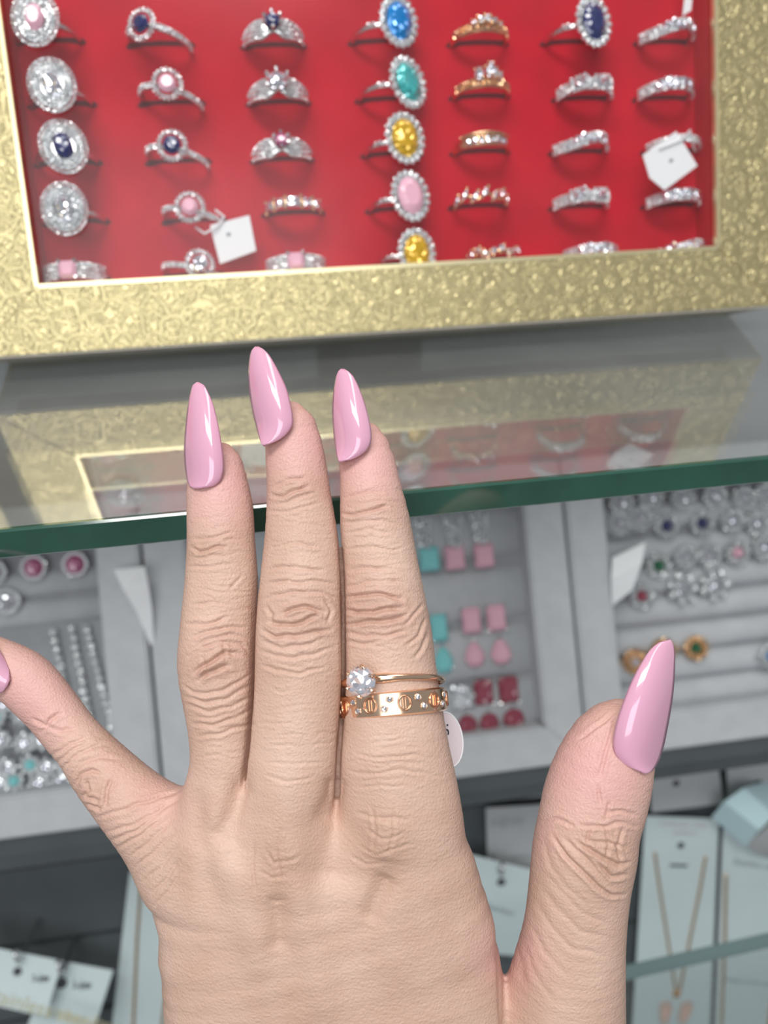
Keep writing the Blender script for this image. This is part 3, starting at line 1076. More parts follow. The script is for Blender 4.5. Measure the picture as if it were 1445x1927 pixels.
L_ = lambda px, py, h: LP.at(px, py, h)
bent_tag('folded_tag', [(L_(214, 1072, .012), L_(272, 1066, .014)), (L_(232, 1110, .010), L_(280, 1106, .010)), (L_(256, 1150, .006), L_(286, 1145, .006)), (L_(284, 1215, .0005), L_(290, 1212, .0005))], M_TAG, 'white folded tag standing between the left and middle trays', 'tag')
bent_tag('plastic_tag', [(L_(1152, 1050, .002), L_(1215, 1020, .006)), (L_(1150, 1090, .004), L_(1208, 1060, .008)), (L_(1152, 1140, .001), L_(1190, 1110, .005))], M_TAG, 'shiny white plastic tag lying at the left side of the ring rolls', 'tag')

# ------------------------------------------------------------------ hanging cards
B_ = lambda px, py, h=0.0: BP.at(px, py, h)


CP = {}


def card(corners, heights, label, name='necklace_card', group='hanging jewellery cards', mat_=None, sleeve=False):
    """corners TL, TR, BR, BL in the photo with their distance off the board."""
    P = [B_(px, py, h) for (px, py), h in zip(corners, heights)]
    ex = P[1] - P[0]
    ex /= np.linalg.norm(ex)
    up = (P[0] + P[1]) / 2 - (P[2] + P[3]) / 2
    n = np.cross(ex, up)
    n /= np.linalg.norm(n)
    ey = np.cross(n, ex)
    c = sum(P) / 4
    M = mtx(c, ex, ey, n)
    inv = M.inverted()
    t = empty(name, M, label, 'card', group)
    q = [inv @ Vector(p) for p in P]
    xs = [(p.x, p.y) for p in q]
    mb = MB().prism(xs[::-1], -.0003, .0003)
    CP[t.name] = mb.build('card', mat_ or M_CARD, t)
    if sleeve:
        k = 1.05
        MB().prism([(x * k, y * 1.02) for x, y in xs][::-1], .0016, .0019).build('plastic_sleeve', M_PLASTIC, t)

    def on(px, py, h=.0005):
        o, d = CAM, ray(px, py)
        nn = np.array(n)
        tt = ((c + nn * h - o) @ nn) / (d @ nn)
        return inv @ Vector(o + d * tt)
    return t, on


def chain(t, on, pts, m, r=.0007, h=.0012, name='chain'):
    P = [on(*p, h) for p in pts]
    n = 26
    Q = []
    for i in range(len(P) - 1):
        for j in range(n):
            Q.append(P[i].lerp(P[i + 1], j / n))
    Q.append(P[-1])
    MB().tube(Q, [r * (1 + .3 * (i % 2)) for i in range(len(Q))], 6).build(name, m, t)


def hole(t, on, px, py, r=.0022):
    p = on(px, py, .00035)
    MB().prism(ellipse(r, r, 14, p.x, p.y), .00031, .0005).build('hang_hole', M_INK, CP[t.name])


# A: the card with the butterfly pendant
tA, on = card([(1214, 1535), (1352, 1541), (1334, 1975), (1186, 1985)], (.004, .004, .004, .004), 'tall white necklace card with rose gold butterfly pendant', sleeve=True)
hole(tA, on, 1281, 1591)
p = on(1277, 1629)
MB().box((p.x, p.y, .0005), (.0115, .0016, .0003)).build('printed_bar', M_INK, CP[tA.name])
for body, px, py, sz in (('STAINLESS STEEL', 1285, 1556, .0042), ('JEWELRY', 1290, 1572, .0042)):
    p = on(px, py)
    text('printed_text', body, sz, M_REDINK, CP[tA.name], (p.x, p.y, .0005))
chain(tA, on, [(1232, 1604), (1238, 1650), (1258, 1780), (1272, 1868)], M_YGOLD)
chain(tA, on, [(1328, 1612), (1318, 1670), (1296, 1780), (1278, 1868)], M_YGOLD)
p = on(1273, 1872, .002)
MB().box((p.x, p.y, .002), (.0042, .0032, .002)).build('pendant_bail', M_YGOLD, tA, bevel=.0004)
for sx in (-1, 1):
    c = on(1271 + sx * 19, 1905, .002)
    w = MB()
    ol = []
    for (x, y) in ((-8, -17), (-12, 6), (-14, 18), (-6, 24), (6, 22), (13, 14), (11, -2), (13, -18), (6, -28), (-4, -28)):
        ol.append((c.x - sx * x * .00030, c.y + y * .00030))
    w.prism(ol if sx < 0 else ol[::-1], .001, .0026)
    for i in range(26):
        q, a = .0032 * math.sqrt(i / 26), i * 2.4
        w.bead((c.x + q * math.cos(a), c.y + 1.6 * q * math.sin(a), .0026), .0007)
    w.build('butterfly_wing', mat('rose_glitter', (.80, .58, .50), metal=.5, rough=.3) if sx < 0 else bpy.data.materials['rose_glitter'], tA)
# B: next card to the right
tB, on = card([(1360, 1560), (1505, 1572), (1490, 1990), (1342, 1985)], (.004, .004, .004, .004), 'white necklace card with a single gold chain at the right photo edge', sleeve=True)
for body, px, py, sz, al in (('Stainless steel', 1378, 1626, .0060, 'LEFT'), ('always on the cover', 1362, 1846, .0046, 'LEFT')):
    p = on(px, py)
    text('printed_text', body, sz, M_GREYINK, CP[tB.name], (p.x, p.y, .0005), -.07, al)
chain(tB, on, [(1366, 1645), (1364, 1760), (1356, 1975)], M_YGOLD, .0008)
chain(tB, on, [(1476, 1650), (1470, 1760), (1440, 1975)], M_YGOLD, .0008)
# C: folded pale cyan tag
bent_tag('folded_paper_tag', [(B_(1338, 1538, .012), B_(1402, 1592, .016)), (B_(1362, 1508, .024), B_(1428, 1562, .028)), (B_(1398, 1482, .020), B_(1456, 1534, .024)), (B_(1440, 1470, .006), B_(1490, 1520, .010))], M_CYAN, 'folded pale cyan tag in front of the right card', 'tag', .0006)
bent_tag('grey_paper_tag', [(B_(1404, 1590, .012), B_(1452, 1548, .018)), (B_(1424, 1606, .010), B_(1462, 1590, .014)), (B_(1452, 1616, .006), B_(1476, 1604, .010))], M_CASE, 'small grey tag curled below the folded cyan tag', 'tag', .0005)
# row of card tops behind the thumb nail, and cards between index finger and thumb; shade painted as grey card colour
tD, on = card([(1222, 1462), (1350, 1436), (1362, 1512), (1226, 1528)], (.008, .008, .006, .006), 'card top painted grey for shade, right of the thumb nail base', mat_=M_CASE)
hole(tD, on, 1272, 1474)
tE, on = card([(1366, 1432), (1480, 1420), (1490, 1502), (1370, 1512)], (.008, .008, .005, .005), 'card top painted grey for shade, above the folded cyan tag', mat_=M_CASE)
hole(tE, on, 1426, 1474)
tF, on = card([(902, 1462), (1060, 1428), (1064, 1494), (904, 1508)], (.008, .008, .006, .006), 'card top painted grey for shade, between index finger and thumb', mat_=M_CASE)
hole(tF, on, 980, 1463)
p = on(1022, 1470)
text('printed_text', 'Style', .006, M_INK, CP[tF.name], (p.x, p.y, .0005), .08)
tG, on = card([(914, 1520), (1050, 1512), (1050, 1640), (918, 1648)], (.005, .005, .004, .004), 'card painted grey for shade, with faint print, above the glossy sleeve', mat_=M_CASE)
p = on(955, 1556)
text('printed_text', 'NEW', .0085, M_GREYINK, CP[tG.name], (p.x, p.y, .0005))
p = on(980, 1612)
MB().box((p.x, p.y, .0005), (.013, .0016, .0003)).build('printed_bar', M_GREYINK, CP[tG.name])
tH, on = card([(876, 1606), (1012, 1640), (1010, 1800), (866, 1790)], (.016, .016, .010, .010), 'glossy white sleeve card hooked beside the index knuckle', sleeve=True)
hole(tH, on, 943, 1660, .0026)
p = on(938, 1716)
text('printed_text', 'Stainless', .0055, M_GREYINK, CP[tH.name], (p.x, p.y, .0006), -.05)


def hook(px, py, h0, h1, label, lift=.010):
    a = B_(px, py, h1)
    o = MB()
    base = B_(px, py, 0)
    n = BP.n
    pts = [-n * h1, n * 0.0, n * .003 + BP.u * .004, n * .0035 + BP.u * .010]
    o.tube([Vector(q) for q in pts], .0011, 8).bead(tuple(pts[-1]), .0014)
    r = o.build('display_hook', M_SILVER)
    r.location = Vector(a)
    return tag(r, label, 'hook', 'metal hooks on the charcoal board')


hook(943, 1648, 0, .022, 'metal hook holding the glossy sleeve card by the index knuckle')
hook(38, 1812, 0, .030, 'metal hook through the leftmost white sleeve card')
hook(118, 1832, 0, .026, 'metal hook through the second white sleeve card')
# bottom left sleeve cards
tI, on = card([(-70, 1772), (118, 1808), (86, 1912), (-100, 1872)], (.026, .026, .034, .034), 'glossy white steel jewellery card with scribbled price, at the left photo edge', sleeve=True)
hole(tI, on, 33, 1828)
p = on(-36, 1880, .0006)
rt = -.09
text('foil_text', 'Stainless steel', .0105, M_GOLDINK, CP[tI.name], (p.x, p.y, .0006), rt, 'LEFT')


def scribble(t, on, pts):
    MB().tube([on(*q, .0007) for q in pts], .0003, 5).build('handwriting', M_INK, CP[t.name])


SCR = [(-12, -8), (-8, 2), (-14, 4), (0, 0), (2, -8), (0, 8), (3, 0), (8, -3), (11, 2), (7, 5), (5, 0), (10, -4), (15, -2), (16, 3), (11, 4), (10, 0), (18, -3)]
scribble(tI, on, [(75 + x, 1842 + y) for x, y in SCR])
tJ, on = card([(100, 1806), (213, 1826), (170, 1960), (50, 1935)], (.018, .018, .026, .026), 'white steel jewellery card with scribbled price, second from the left photo edge', sleeve=True)
hole(tJ, on, 116, 1850, .003)
p = on(60, 1903, .0006)
text('foil_text', 'Stainless steel', .0085, M_GOLDINK, CP[tJ.name], (p.x, p.y, .0006), rt, 'LEFT')
scribble(tJ, on, [(152 + x * 1.1, 1855 + y * 1.1) for x, y in SCR])
tK, on = card([(244, 1640), (372, 1640), (352, 1990), (204, 1990)], (.003, .003, .003, .003), 'white necklace card with gold chains left of the wrist', sleeve=True)
chain(tK, on, [(266, 1650), (258, 1760), (248, 1985)], M_YGOLD, .0007)
chain(tK, on, [(330, 1800), (312, 1870), (296, 1985)], M_YGOLD, .0007)
hole(tK, on, 298, 1720)

# ------------------------------------------------------------------ the hand
# Local frame of the hand in millimetres: x to the thumb side, y to the wrist, z away from the viewer.
HM = mtx(CAM, AR, AD, AV)


def hp(px, py, Z):
    """Z in mm"""
    return np.array([(px - CX) * Z / FPX, (py - CY) * Z / FPX, Z])


def resample(secs, n):
    A = np.array(secs, float)
    d = np.r_[0, np.cumsum(np.linalg.norm(np.diff(A[:, :2], axis=0), axis=1))]
    t = np.linspace(0, d[-1], n)
    out = np.empty((n, A.shape[1]))
    # monotone-ish cubic (Catmull-Rom) on the non-uniform knots
    m = np.zeros_like(A)
    m[1:-1] = (A[2:] - A[:-2]) / (d[2:] - d[:-2])[:, None]
    m[0] = (A[1] - A[0]) / (d[1] - d[0])
    m[-1] = (A[-1] - A[-2]) / (d[-1] - d[-2])
    i = np.clip(np.searchsorted(d, t, 'right') - 1, 0, len(d) - 2)
    h = (d[i + 1] - d[i])[:, None]
    u = ((t - d[i]) / (d[i + 1] - d[i]))[:, None]
    return ((2 * u ** 3 - 3 * u ** 2 + 1) * A[i] + (u ** 3 - 2 * u ** 2 + u) * h * m[i]
            + (-2 * u ** 3 + 3 * u ** 2) * A[i + 1] + (u ** 3 - u ** 2) * h * m[i + 1])


# px, py, half width px, depth mm, thickness ratio
FINGERS = {
    'ring': [(416, 862, 30, 165, .80), (411, 882, 47, 164.5, .80), (409, 908, 56, 164, .82), (414, 960, 62, 163, .84), (416, 1020, 63.5, 162, .88), (417, 1100, 69, 160.5, .86), (413, 1180, 73, 159, .88), (411, 1250, 76, 157.5, .92), (415, 1310, 71, 156.5, .9), (420, 1380, 64, 155.5, .92), (421, 1450, 63, 155, .96), (410, 1540, 64, 155, 1.0), (402, 1640, 66, 156, 1.0)],
    'middle': [(548, 785, 30, 164, .80), (549, 808, 47, 163.5, .80), (553, 842, 54, 163, .82), (560, 900, 58, 162, .84), (563, 940, 61, 161.5, .88), (568, 1000, 69, 160.5, .86), (570, 1070, 78, 159, .84), (567, 1150, 84, 157.5, .88), (565, 1230, 87, 156, .86), (563, 1310, 88, 155, .84), (556, 1400, 89, 154, .84), (547, 1480, 89, 153, .86), (537, 1580, 78, 153, .92), (530, 1680, 72, 154.5, .95)],
    'index': [(690, 824, 30, 164, .80), (688, 845, 45, 163.5, .80), (691, 874, 53, 163, .82), (696, 910, 56.5, 162, .84), (704, 980, 67, 161, .87), (711, 1050, 73, 160, .86), (719, 1120, 79, 158.5, .88), (726, 1190, 86, 157.5, .87), (731, 1270, 91, 156.5, .85), (735, 1340, 98, 155.5, .83), (739, 1420, 108, 154.5, .8), (748, 1500, 116, 154, .76), (753, 1570, 122, 154.5, .76), (752, 1650, 124, 156, .74), (756, 1730, 132, 157.5, .72)],
    'little': [(-22, 1238, 44, 168, .82), (6, 1256, 51, 167.5, .84), (40, 1276, 54, 167, .86), (66, 1300, 54, 166.5, .86), (98, 1336, 51, 165.5, .86), (128, 1375, 49.5, 164.5, .9), (152, 1402, 50, 163.5, .9), (190, 1448, 58, 162, .9), (235, 1497, 66, 160.5, .9), (285, 1548, 76, 159.5, .85), (345, 1620, 84, 159, .8)],
    'thumb': [(1168, 1374, 58, 158, .86), (1153, 1402, 78, 157.5, .84), (1134, 1455, 93, 157, .84), (1118, 1510, 97, 156.5, .84), (1108, 1550, 95, 156, .86), (1100, 1600, 97, 156, .88), (1090, 1670, 94, 156.5, .86), (1081, 1750, 95, 157.5, .88), (1070, 1830, 104, 159, .92), (1060, 1920, 114, 161, .95), (1050, 2010, 124, 163, 1.0)],
}
PALM = [(610, 1610, 250, 158.5, .40), (594, 1655, 274, 158, .42), (590, 1700, 290, 158.5, .42), (610, 1780, 306, 159, .42), (629, 1850, 316, 159.5, .42), (636, 1930, 316, 160, .43), (640, 2030, 310, 161, .44)]

VOX = .5
lo = np.array([-100.0, -27.0, 132.0])
hi = np.array([64.0, 112.0, 182.0])
dim = np.ceil((hi - lo) / VOX).astype(int) + 1
axs = [lo[k] + VOX * np.arange(dim[k]) for k in range(3)]
BIG = 30.0


def chain_field(secs, nseg, power=2.0):
    S = resample(secs, nseg + 1)
    C = np.stack([hp(*s[:2], s[3]) for s in S])
    ra = S[:, 2] * S[:, 3] / FPX
    rb = ra * S[:, 4]
    F = np.full(dim, BIG, np.float32)
    ez = np.array([0, 0, 1.0])
    for i in range(nseg):
        a, b = C[i], C[i + 1]
        m = max(ra[i], ra[i + 1]) + 7
        i0 = np.maximum(((np.minimum(a, b) - m - lo) / VOX).astype(int), 0)
        i1 = np.minimum(((np.maximum(a, b) + m - lo) / VOX).astype(int) + 2, dim)
        if np.any(i1 <= i0):
            continue
        X, Y, Z = np.meshgrid(axs[0][i0[0]:i1[0]].astype(np.float32), axs[1][i0[1]:i1[1]].astype(np.float32), axs[2][i0[2]:i1[2]].astype(np.float32), indexing='ij', sparse=True)
        ab = b - a
        L2 = ab @ ab
        ax = ab / math.sqrt(L2)
        la = np.cross(ax, ez)
        la /= np.linalg.norm(la)
        no = np.cross(la, ax)
        t = np.clip(((X - a[0]) * ab[0] + (Y - a[1]) * ab[1] + (Z - a[2]) * ab[2]) / L2, 0, 1)
        A = ra[i] + (ra[i + 1] - ra[i]) * t
        B = rb[i] + (rb[i + 1] - rb[i]) * t
        ox, oy, oz = X - (a[0] + ab[0] * t), Y - (a[1] + ab[1] * t), Z - (a[2] + ab[2] * t)
        o1 = ox * la[0] + oy * la[1] + oz * la[2]
        o2 = ox * no[0] + oy * no[1] + oz * no[2]
        o3 = ox * ax[0] + oy * ax[1] + oz * ax[2]
        if power == 2.0:
            kk = np.sqrt((o1 / A) ** 2 + (o2 / B) ** 2 + (o3 / np.minimum(A, 9)) ** 2)
        else:
            kk = (np.abs(o1 / A) ** power + np.abs(o2 / B) ** power + np.abs(o3 / np.minimum(A, 9)) ** power) ** (1 / power)
        f = (kk - 1) * B
        s = (slice(i0[0], i1[0]), slice(i0[1], i1[1]), slice(i0[2], i1[2]))
        F[s] = np.minimum(F[s], f)
    return F


def smin(a, b, k):
    h = np.clip(.5 + .5 * (b - a) / k, 0, 1)
    return b + (a - b) * h - k * h * (1 - h)


fr, fm, fi = (chain_field(FINGERS[n], 34) for n in ('ring', 'middle', 'index'))
fl, ft = chain_field(FINGERS['little'], 30), chain_field(FINGERS['thumb'], 30)
PALMF = chain_field(PALM, 10, 2.8)
Yg = axs[1].astype(np.float32)[None, :, None]
# the three fingers stay apart above the web and melt together below it
kk1 = np.clip((Yg - 55) / 20, 0, 1) * 4.0 + .03
three = smin(smin(fr, fm, kk1), fi, kk1)
# deepen the fold where two fingers lie against each other
for a, b, ytouch in ((fr, fm, 20), (fm, fi, 7)):
    m_ = np.maximum(a, b)
    w_ = np.clip((52 - Yg) / 8, 0, 1) * np.clip((m_ + 4.0) / 2.0, 0, 1)
    three = three + .55 * np.exp(-((a - b) / .9) ** 2) * w_ * (m_ < 3)
    # a narrow cleft on the back side only; the finger pads stay in touch behind it
    Zg = axs[2].astype(np.float32)[None, None, :]
    cleft = (Yg > ytouch) & (Yg < 57) & (Zg < 160.3 - (Yg - 20) * .185) & (m_ < 1.5)
    three = np.where(cleft, np.maximum(three, .40 - .5 * np.abs(a - b)), three)
    pad = (Yg > ytouch) & (Zg > 160.9 - (Yg - 20) * .185)
    three = np.where(pad, np.minimum(three, smin(a, b, 3.2)), three)
body = smin(three, PALMF, 6.0)
body = smin(body, fl, 5.0)
body = smin(body, ft, 2.2)
del fr, fm, fi, fl, ft, PALMF, three


def surface_nets(F):
    S = F < 0
    nx, ny, nz = F.shape
    cnt = np.zeros((nx - 1, ny - 1, nz - 1), np.int8)
    for dx in (0, 1):
        for dy in (0, 1):
            for dz in (0, 1):
                cnt += S[dx:nx - 1 + dx, dy:ny - 1 + dy, dz:nz - 1 + dz]
    act = (cnt > 0) & (cnt < 8)
    idx = np.argwhere(act)
    ids = np.full(act.shape, -1, np.int64)
    ids[act] = np.arange(len(idx))
    acc = np.zeros((len(idx), 3))
    num = np.zeros(len(idx))
    corners = [(x, y, z) for x in (0, 1) for y in (0, 1) for z in (0, 1)]
    for c in corners:
        for k in range(3):
            if c[k]:
                continue
            e = list(c); e[k] = 1
            f0 = F[idx[:, 0] + c[0], idx[:, 1] + c[1], idx[:, 2] + c[2]]
            f1 = F[idx[:, 0] + e[0], idx[:, 1] + e[1], idx[:, 2] + e[2]]
            ok = (f0 < 0) != (f1 < 0)
            t = np.where(ok, f0 / np.where(ok, f0 - f1, 1), 0)
            p = np.tile(np.array(c, float), (len(idx), 1))
            p[:, k] = t
            acc[ok] += p[ok]
            num[ok] += 1
    V = idx + acc / num[:, None]
    quads = []
    for k in range(3):
        sl0 = [slice(1, -1)] * 3; sl1 = [slice(1, -1)] * 3
        sl0[k] = slice(0, -1); sl1[k] = slice(1, None)
        a, b = S[tuple(sl0)], S[tuple(sl1)]
        for flip, msk in ((0, a & ~b), (1, ~a & b)):
            e = np.argwhere(msk)
            o = [1, 1, 1]; o[k] = 0
            e = e + o
            i, j = (k + 1) % 3, (k + 2) % 3
            q = []
            for (di, dj) in ((-1, -1), (0, -1), (0, 0), (-1, 0)):
                g = e.copy()
                g[:, i] += di; g[:, j] += dj
                q.append(ids[g[:, 0], g[:, 1], g[:, 2]])
            q = np.stack(q, 1)
            quads.append(q[:, ::-1] if flip else q)
    return V, np.concatenate(quads)


# open at the wrist border: pad with outside so that the stump is closed beyond the photo
body[:, -1, :] = 5; body[0] = 5; body[-1] = 5; body[:, :, 0] = 5; body[:, :, -1] = 5; body[:, 0] = 5
V, Q = surface_nets(body)
V = lo + V * VOX
del body


def vert_neighbours_smooth(V, Q, it, lam):
    a = np.concatenate([Q[:, [0, 1]], Q[:, [1, 2]], Q[:, [2, 3]], Q[:, [3, 0]]])
    a = np.concatenate([a, a[:, ::-1]])
    deg = np.bincount(a[:, 0], minlength=len(V)).astype(float)
    for l in it * [lam, -lam * .96]:
        s = np.stack([np.bincount(a[:, 0], V[a[:, 1], k], len(V)) for k in range(3)], 1)
        V = V + l * (s / deg[:, None] - V)
    return V


V = vert_neighbours_smooth(V, Q, 4, .5)


def np_mesh(name, V, Q):
    me = bpy.data.meshes.new(name)
    me.vertices.add(len(V))
    me.vertices.foreach_set('co', np.ascontiguousarray(V, np.float32).ravel())
    me.loops.add(Q.size)
    me.loops.foreach_set('vertex_index', Q.astype(np.int32).ravel())
    me.polygons.add(len(Q))
    me.polygons.foreach_set('loop_start', np.arange(0, Q.size, 4, dtype=np.int32))
    me.update(calc_edges=True)
    me.polygons.foreach_set('use_smooth', np.ones(len(Q), bool))
    return me


me0 = np_mesh('hand_base', V / 1000, Q)
tmp = bpy.data.objects.new('hand_tmp', me0)
COL.objects.link(tmp)
md = tmp.modifiers.new('s', 'SUBSURF')
md.levels = 1
bpy.context.view_layer.update()
hand_me = bpy.data.meshes.new_from_object(tmp.evaluated_get(bpy.context.evaluated_depsgraph_get()))
bpy.data.objects.remove(tmp)
bpy.data.meshes.remove(me0)
hand_me.name = 'hand'

# --- creases and hollows of the skin, carved into the back of the hand
CR = []


def cr(depth, width, *lines):
    for l in lines:
        CR.append((np.array(l, float), width, depth))


# end joints
cr(.46, 2.9, [(361, 1027), (375, 1037), (389, 1037), (413, 1028), (424, 1032)], [(512, 933), (534, 933), (555, 921), (579, 914)], [(643, 963), (666, 969), (687, 963), (714, 959), (728, 954)])
cr(.2, 2.6, [(363, 1011), (385, 1014), (410, 1009), (438, 1004)], [(372, 1049), (396, 1047), (424, 1049)], [(514, 918), (534, 907), (555, 897), (576, 899)], [(521, 945), (545, 942), (569, 931), (593, 928)],
   [(652, 938), (669, 928), (694, 924), (718, 928)], [(645, 980), (680, 983), (718, 980), (752, 987)], [(649, 1004), (694, 997), (735, 1001)], [(356, 1066), (400, 1068), (440, 1060)], [(505, 962), (550, 960), (600, 948)], [(360, 1140), (400, 1132), (440, 1136)], [(432, 1108), (455, 1081)], [(510, 1030), (560, 1022), (610, 1030)], [(655, 1035), (700, 1028), (750, 1034)])
# middle joint, ring finger
cr(.62, 3.2, [(366, 1267), (385, 1252), (409, 1240), (424, 1228), (451, 1230)], [(374, 1283), (393, 1267), (412, 1259), (432, 1252)])
cr(.30, 2.9, [(354, 1236), (378, 1217), (416, 1209), (455, 1213), (467, 1224)], [(358, 1221), (385, 1205), (428, 1197), (467, 1201)], [(358, 1197), (397, 1186), (436, 1182), (463, 1182)], [(343, 1290), (362, 1304), (389, 1306), (416, 1298), (447, 1283), (471, 1267)], [(350, 1314), (385, 1321), (424, 1314), (471, 1290)], [(354, 1329), (393, 1337), (436, 1329), (474, 1314)], [(362, 1360), (401, 1364), (443, 1352), (474, 1337)], [(374, 1383), (409, 1383), (455, 1368), (478, 1360)], [(350, 1174), (385, 1174), (428, 1162)], [(380, 1236), (388, 1258), (384, 1275)], [(420, 1212), (424, 1240)])
# middle joint, middle finger
cr(.60, 3.2, [(505, 1166), (525, 1174), (548, 1176), (571, 1172), (598, 1158)], [(494, 1184), (517, 1197), (552, 1199), (587, 1191), (622, 1182)], [(532, 1153), (548, 1145), (579, 1143), (610, 1153)])
cr(.30, 2.9, [(498, 1131), (521, 1118), (552, 1112), (587, 1114), (622, 1122), (637, 1129)], [(501, 1100), (540, 1093), (587, 1093), (629, 1100)], [(533, 1205), (564, 1203), (595, 1197)], [(494, 1205), (529, 1221), (564, 1217), (606, 1201)], [(490, 1224), (517, 1236), (552, 1238), (591, 1228), (629, 1217)], [(494, 1252), (521, 1263), (564, 1265), (610, 1255)], [(505, 1073), (552, 1066), (610, 1073)], [(610, 1128), (624, 1150), (616, 1168)], [(500, 1140), (512, 1156), (508, 1170)])
# middle joint, index finger
cr(.60, 3.2, [(651, 1145), (672, 1153), (703, 1153), (730, 1147), (757, 1141)], [(649, 1174), (676, 1174), (707, 1170), (738, 1166), (765, 1155)], [(651, 1124), (680, 1118), (719, 1120), (757, 1128)])
cr(.28, 2.9, [(653, 1104), (688, 1093), (726, 1093), (765, 1100)], [(651, 1190), (688, 1199), (726, 1195), (765, 1186)], [(649, 1209), (680, 1213), (719, 1205)], [(796, 1135), (784, 1151), (761, 1174)], [(800, 1166), (788, 1197), (765, 1217)], [(804, 1197), (792, 1224), (780, 1240)], [(657, 1073), (695, 1066), (746, 1073)])
# little finger
cr(.42, 3.2, [(61, 1354), (76, 1363), (87, 1366), (96, 1354), (116, 1343)], [(142, 1479), (151, 1459), (174, 1450), (189, 1453)], [(157, 1497), (166, 1485), (162, 1468)], [(157, 1497), (174, 1500), (186, 1508)], [(166, 1511), (180, 1517), (189, 1523)], [(198, 1520), (201, 1485), (209, 1465)])
cr(.26, 3.1, [(78, 1381), (90, 1368), (116, 1375), (140, 1369)], [(96, 1421), (128, 1401), (163, 1389)], [(116, 1450), (140, 1424), (174, 1407), (203, 1401)], [(131, 1471), (151, 1439), (186, 1424), (221, 1427)], [(106, 1436), (134, 1412), (170, 1398)], [(183, 1538), (221, 1529), (262, 1511), (320, 1494), (358, 1479)], [(198, 1567), (247, 1552), (305, 1523), (343, 1500)], [(221, 1593), (262, 1572), (308, 1540)], [(244, 1613), (279, 1587), (320, 1549)], [(256, 1633), (291, 1604), (328, 1567)], [(273, 1657), (305, 1628), (334, 1587)], [(285, 1680), (314, 1651), (337, 1616)], [(291, 1702), (318, 1676), (340, 1640)], [(210, 1580), (255, 1562), (300, 1532)])
# thumb
cr(.58, 3.3, [(1086, 1584), (1112, 1602), (1138, 1617), (1164, 1627), (1183, 1621)], [(1041, 1576), (1067, 1610), (1097, 1643), (1127, 1670), (1149, 1684), (1175, 1684)], [(1127, 1628), (1149, 1647), (1179, 1647)])
cr(.3, 3.0, [(1089, 1550), (1115, 1554), (1138, 1557), (1160, 1550), (1198, 1554)], [(1100, 1576), (1123, 1587), (1149, 1589), (1179, 1593)], [(1063, 1576), (1089, 1602), (1119, 1636), (1142, 1655)], [(1015, 1550), (1044, 1542), (1078, 1554)], [(1157, 1352), (1149, 1389), (1138, 1423), (1127, 1464)], [(1158, 1341), (1123, 1367), (1089, 1389)], [(1125, 1480), (1130, 1510)], [(1147, 1508), (1141, 1540)], [(1140, 1530), (1170, 1528), (1196, 1534)], [(1110, 1556), (1104, 1580), (1112, 1600)], [(1140, 1558), (1146, 1590), (1140, 1616)], [(1172, 1560), (1162, 1594), (1168, 1624)])
cr(.13, 4.5, [(1022, 1584), (1037, 1628), (1067, 1673), (1112, 1711)], [(1029, 1640), (1056, 1677), (1089, 1711), (1142, 1740)], [(1020, 1670), (1048, 1712), (1092, 1750), (1150, 1770)], [(1010, 1700), (1036, 1745), (1080, 1785), (1140, 1800)], [(998, 1740), (1024, 1790), (1064, 1830)], [(985, 1780), (1004, 1830), (1040, 1880)])
# back of the hand: soft hollows between the tendons and fine lines over the knuckles
cr(1.1, 20, [(730, 1645), (712, 1686), (690, 1740)])
cr(.8, 18, [(520, 1680), (524, 1735), (522, 1790)], [(634, 1462), (624, 1500), (600, 1552)], [(459, 1462), (439, 1525), (402, 1592)])
cr(.7, 22, [(365, 1480), (378, 1575), (398, 1700)])
cr(-.9, 34, [(545, 1560), (560, 1660), (590, 1800), (620, 1950)], [(735, 1540), (720, 1620)], [(420, 1560), (450, 1680), (500, 1850)])
cr(1.3, 8, [(940, 1785), (946, 1815), (949, 1900), (954, 1960)])
cr(.35, 9, [(962, 1770), (976, 1800), (985, 1850)])
cr(.17, 2.8, [(690, 1560), (720, 1575), (760, 1566)], [(676, 1592), (712, 1604), (750, 1592), (775, 1590)], [(700, 1520), (708, 1560), (702, 1600)], [(740, 1510), (742, 1560), (730, 1610)], [(660, 1610), (690, 1626), (720, 1622)], [(500, 1600), (516, 1625), (540, 1618), (565, 1604)], [(486, 1640), (510, 1652), (540, 1644)], [(478, 1580), (476, 1630), (482, 1680)], [(530, 1560), (520, 1600), (528, 1650)], [(505, 1690), (520, 1700), (540, 1690)], [(670, 1530), (700, 1540), (742, 1536), (770, 1542)], [(660, 1450), (700, 1456), (760, 1450), (820, 1456)], [(670, 1420), (730, 1426), (800, 1420)], [(500, 1460), (540, 1470), (590, 1462)])

# fine cross lines along the three long fingers
for nm, ya, yb_ in (('ring', 975, 1430), ('middle', 900, 1440), ('index', 920, 1250), ('index', 1375, 1480)):
    A = np.array(FINGERS[nm])
    y = ya
    while y < yb_:
        c0, h0 = np.interp(y, A[:, 1], A[:, 0]), np.interp(y, A[:, 1], A[:, 2])
        xa, xb = sorted((random.uniform(-.9, .9), random.uniform(-.9, .9)))
        if xb - xa > .35:
            tl = random.uniform(-9, 5)
            cr(random.uniform(.05, .11), 2.5, [(c0 + h0 * (xa + (xb - xa) * q), y + tl * (q - .5) + random.uniform(-3, 3)) for q in (0, .25, .5, .75, 1)])
        y += random.uniform(6, 13)
co = np.empty(len(hand_me.vertices) * 3, np.float32)
hand_me.vertices.foreach_get('co', co)
co = co.reshape(-1, 3).astype(np.float64) * 1000
nr = np.empty(len(hand_me.vertices) * 3, np.float32)
hand_me.vertices.foreach_get('normal', nr)
nr = nr.reshape(-1, 3).astype(np.float64)
U = co[:, 0] / co[:, 2] * FPX + CX
W = co[:, 1] / co[:, 2] * FPX + CY
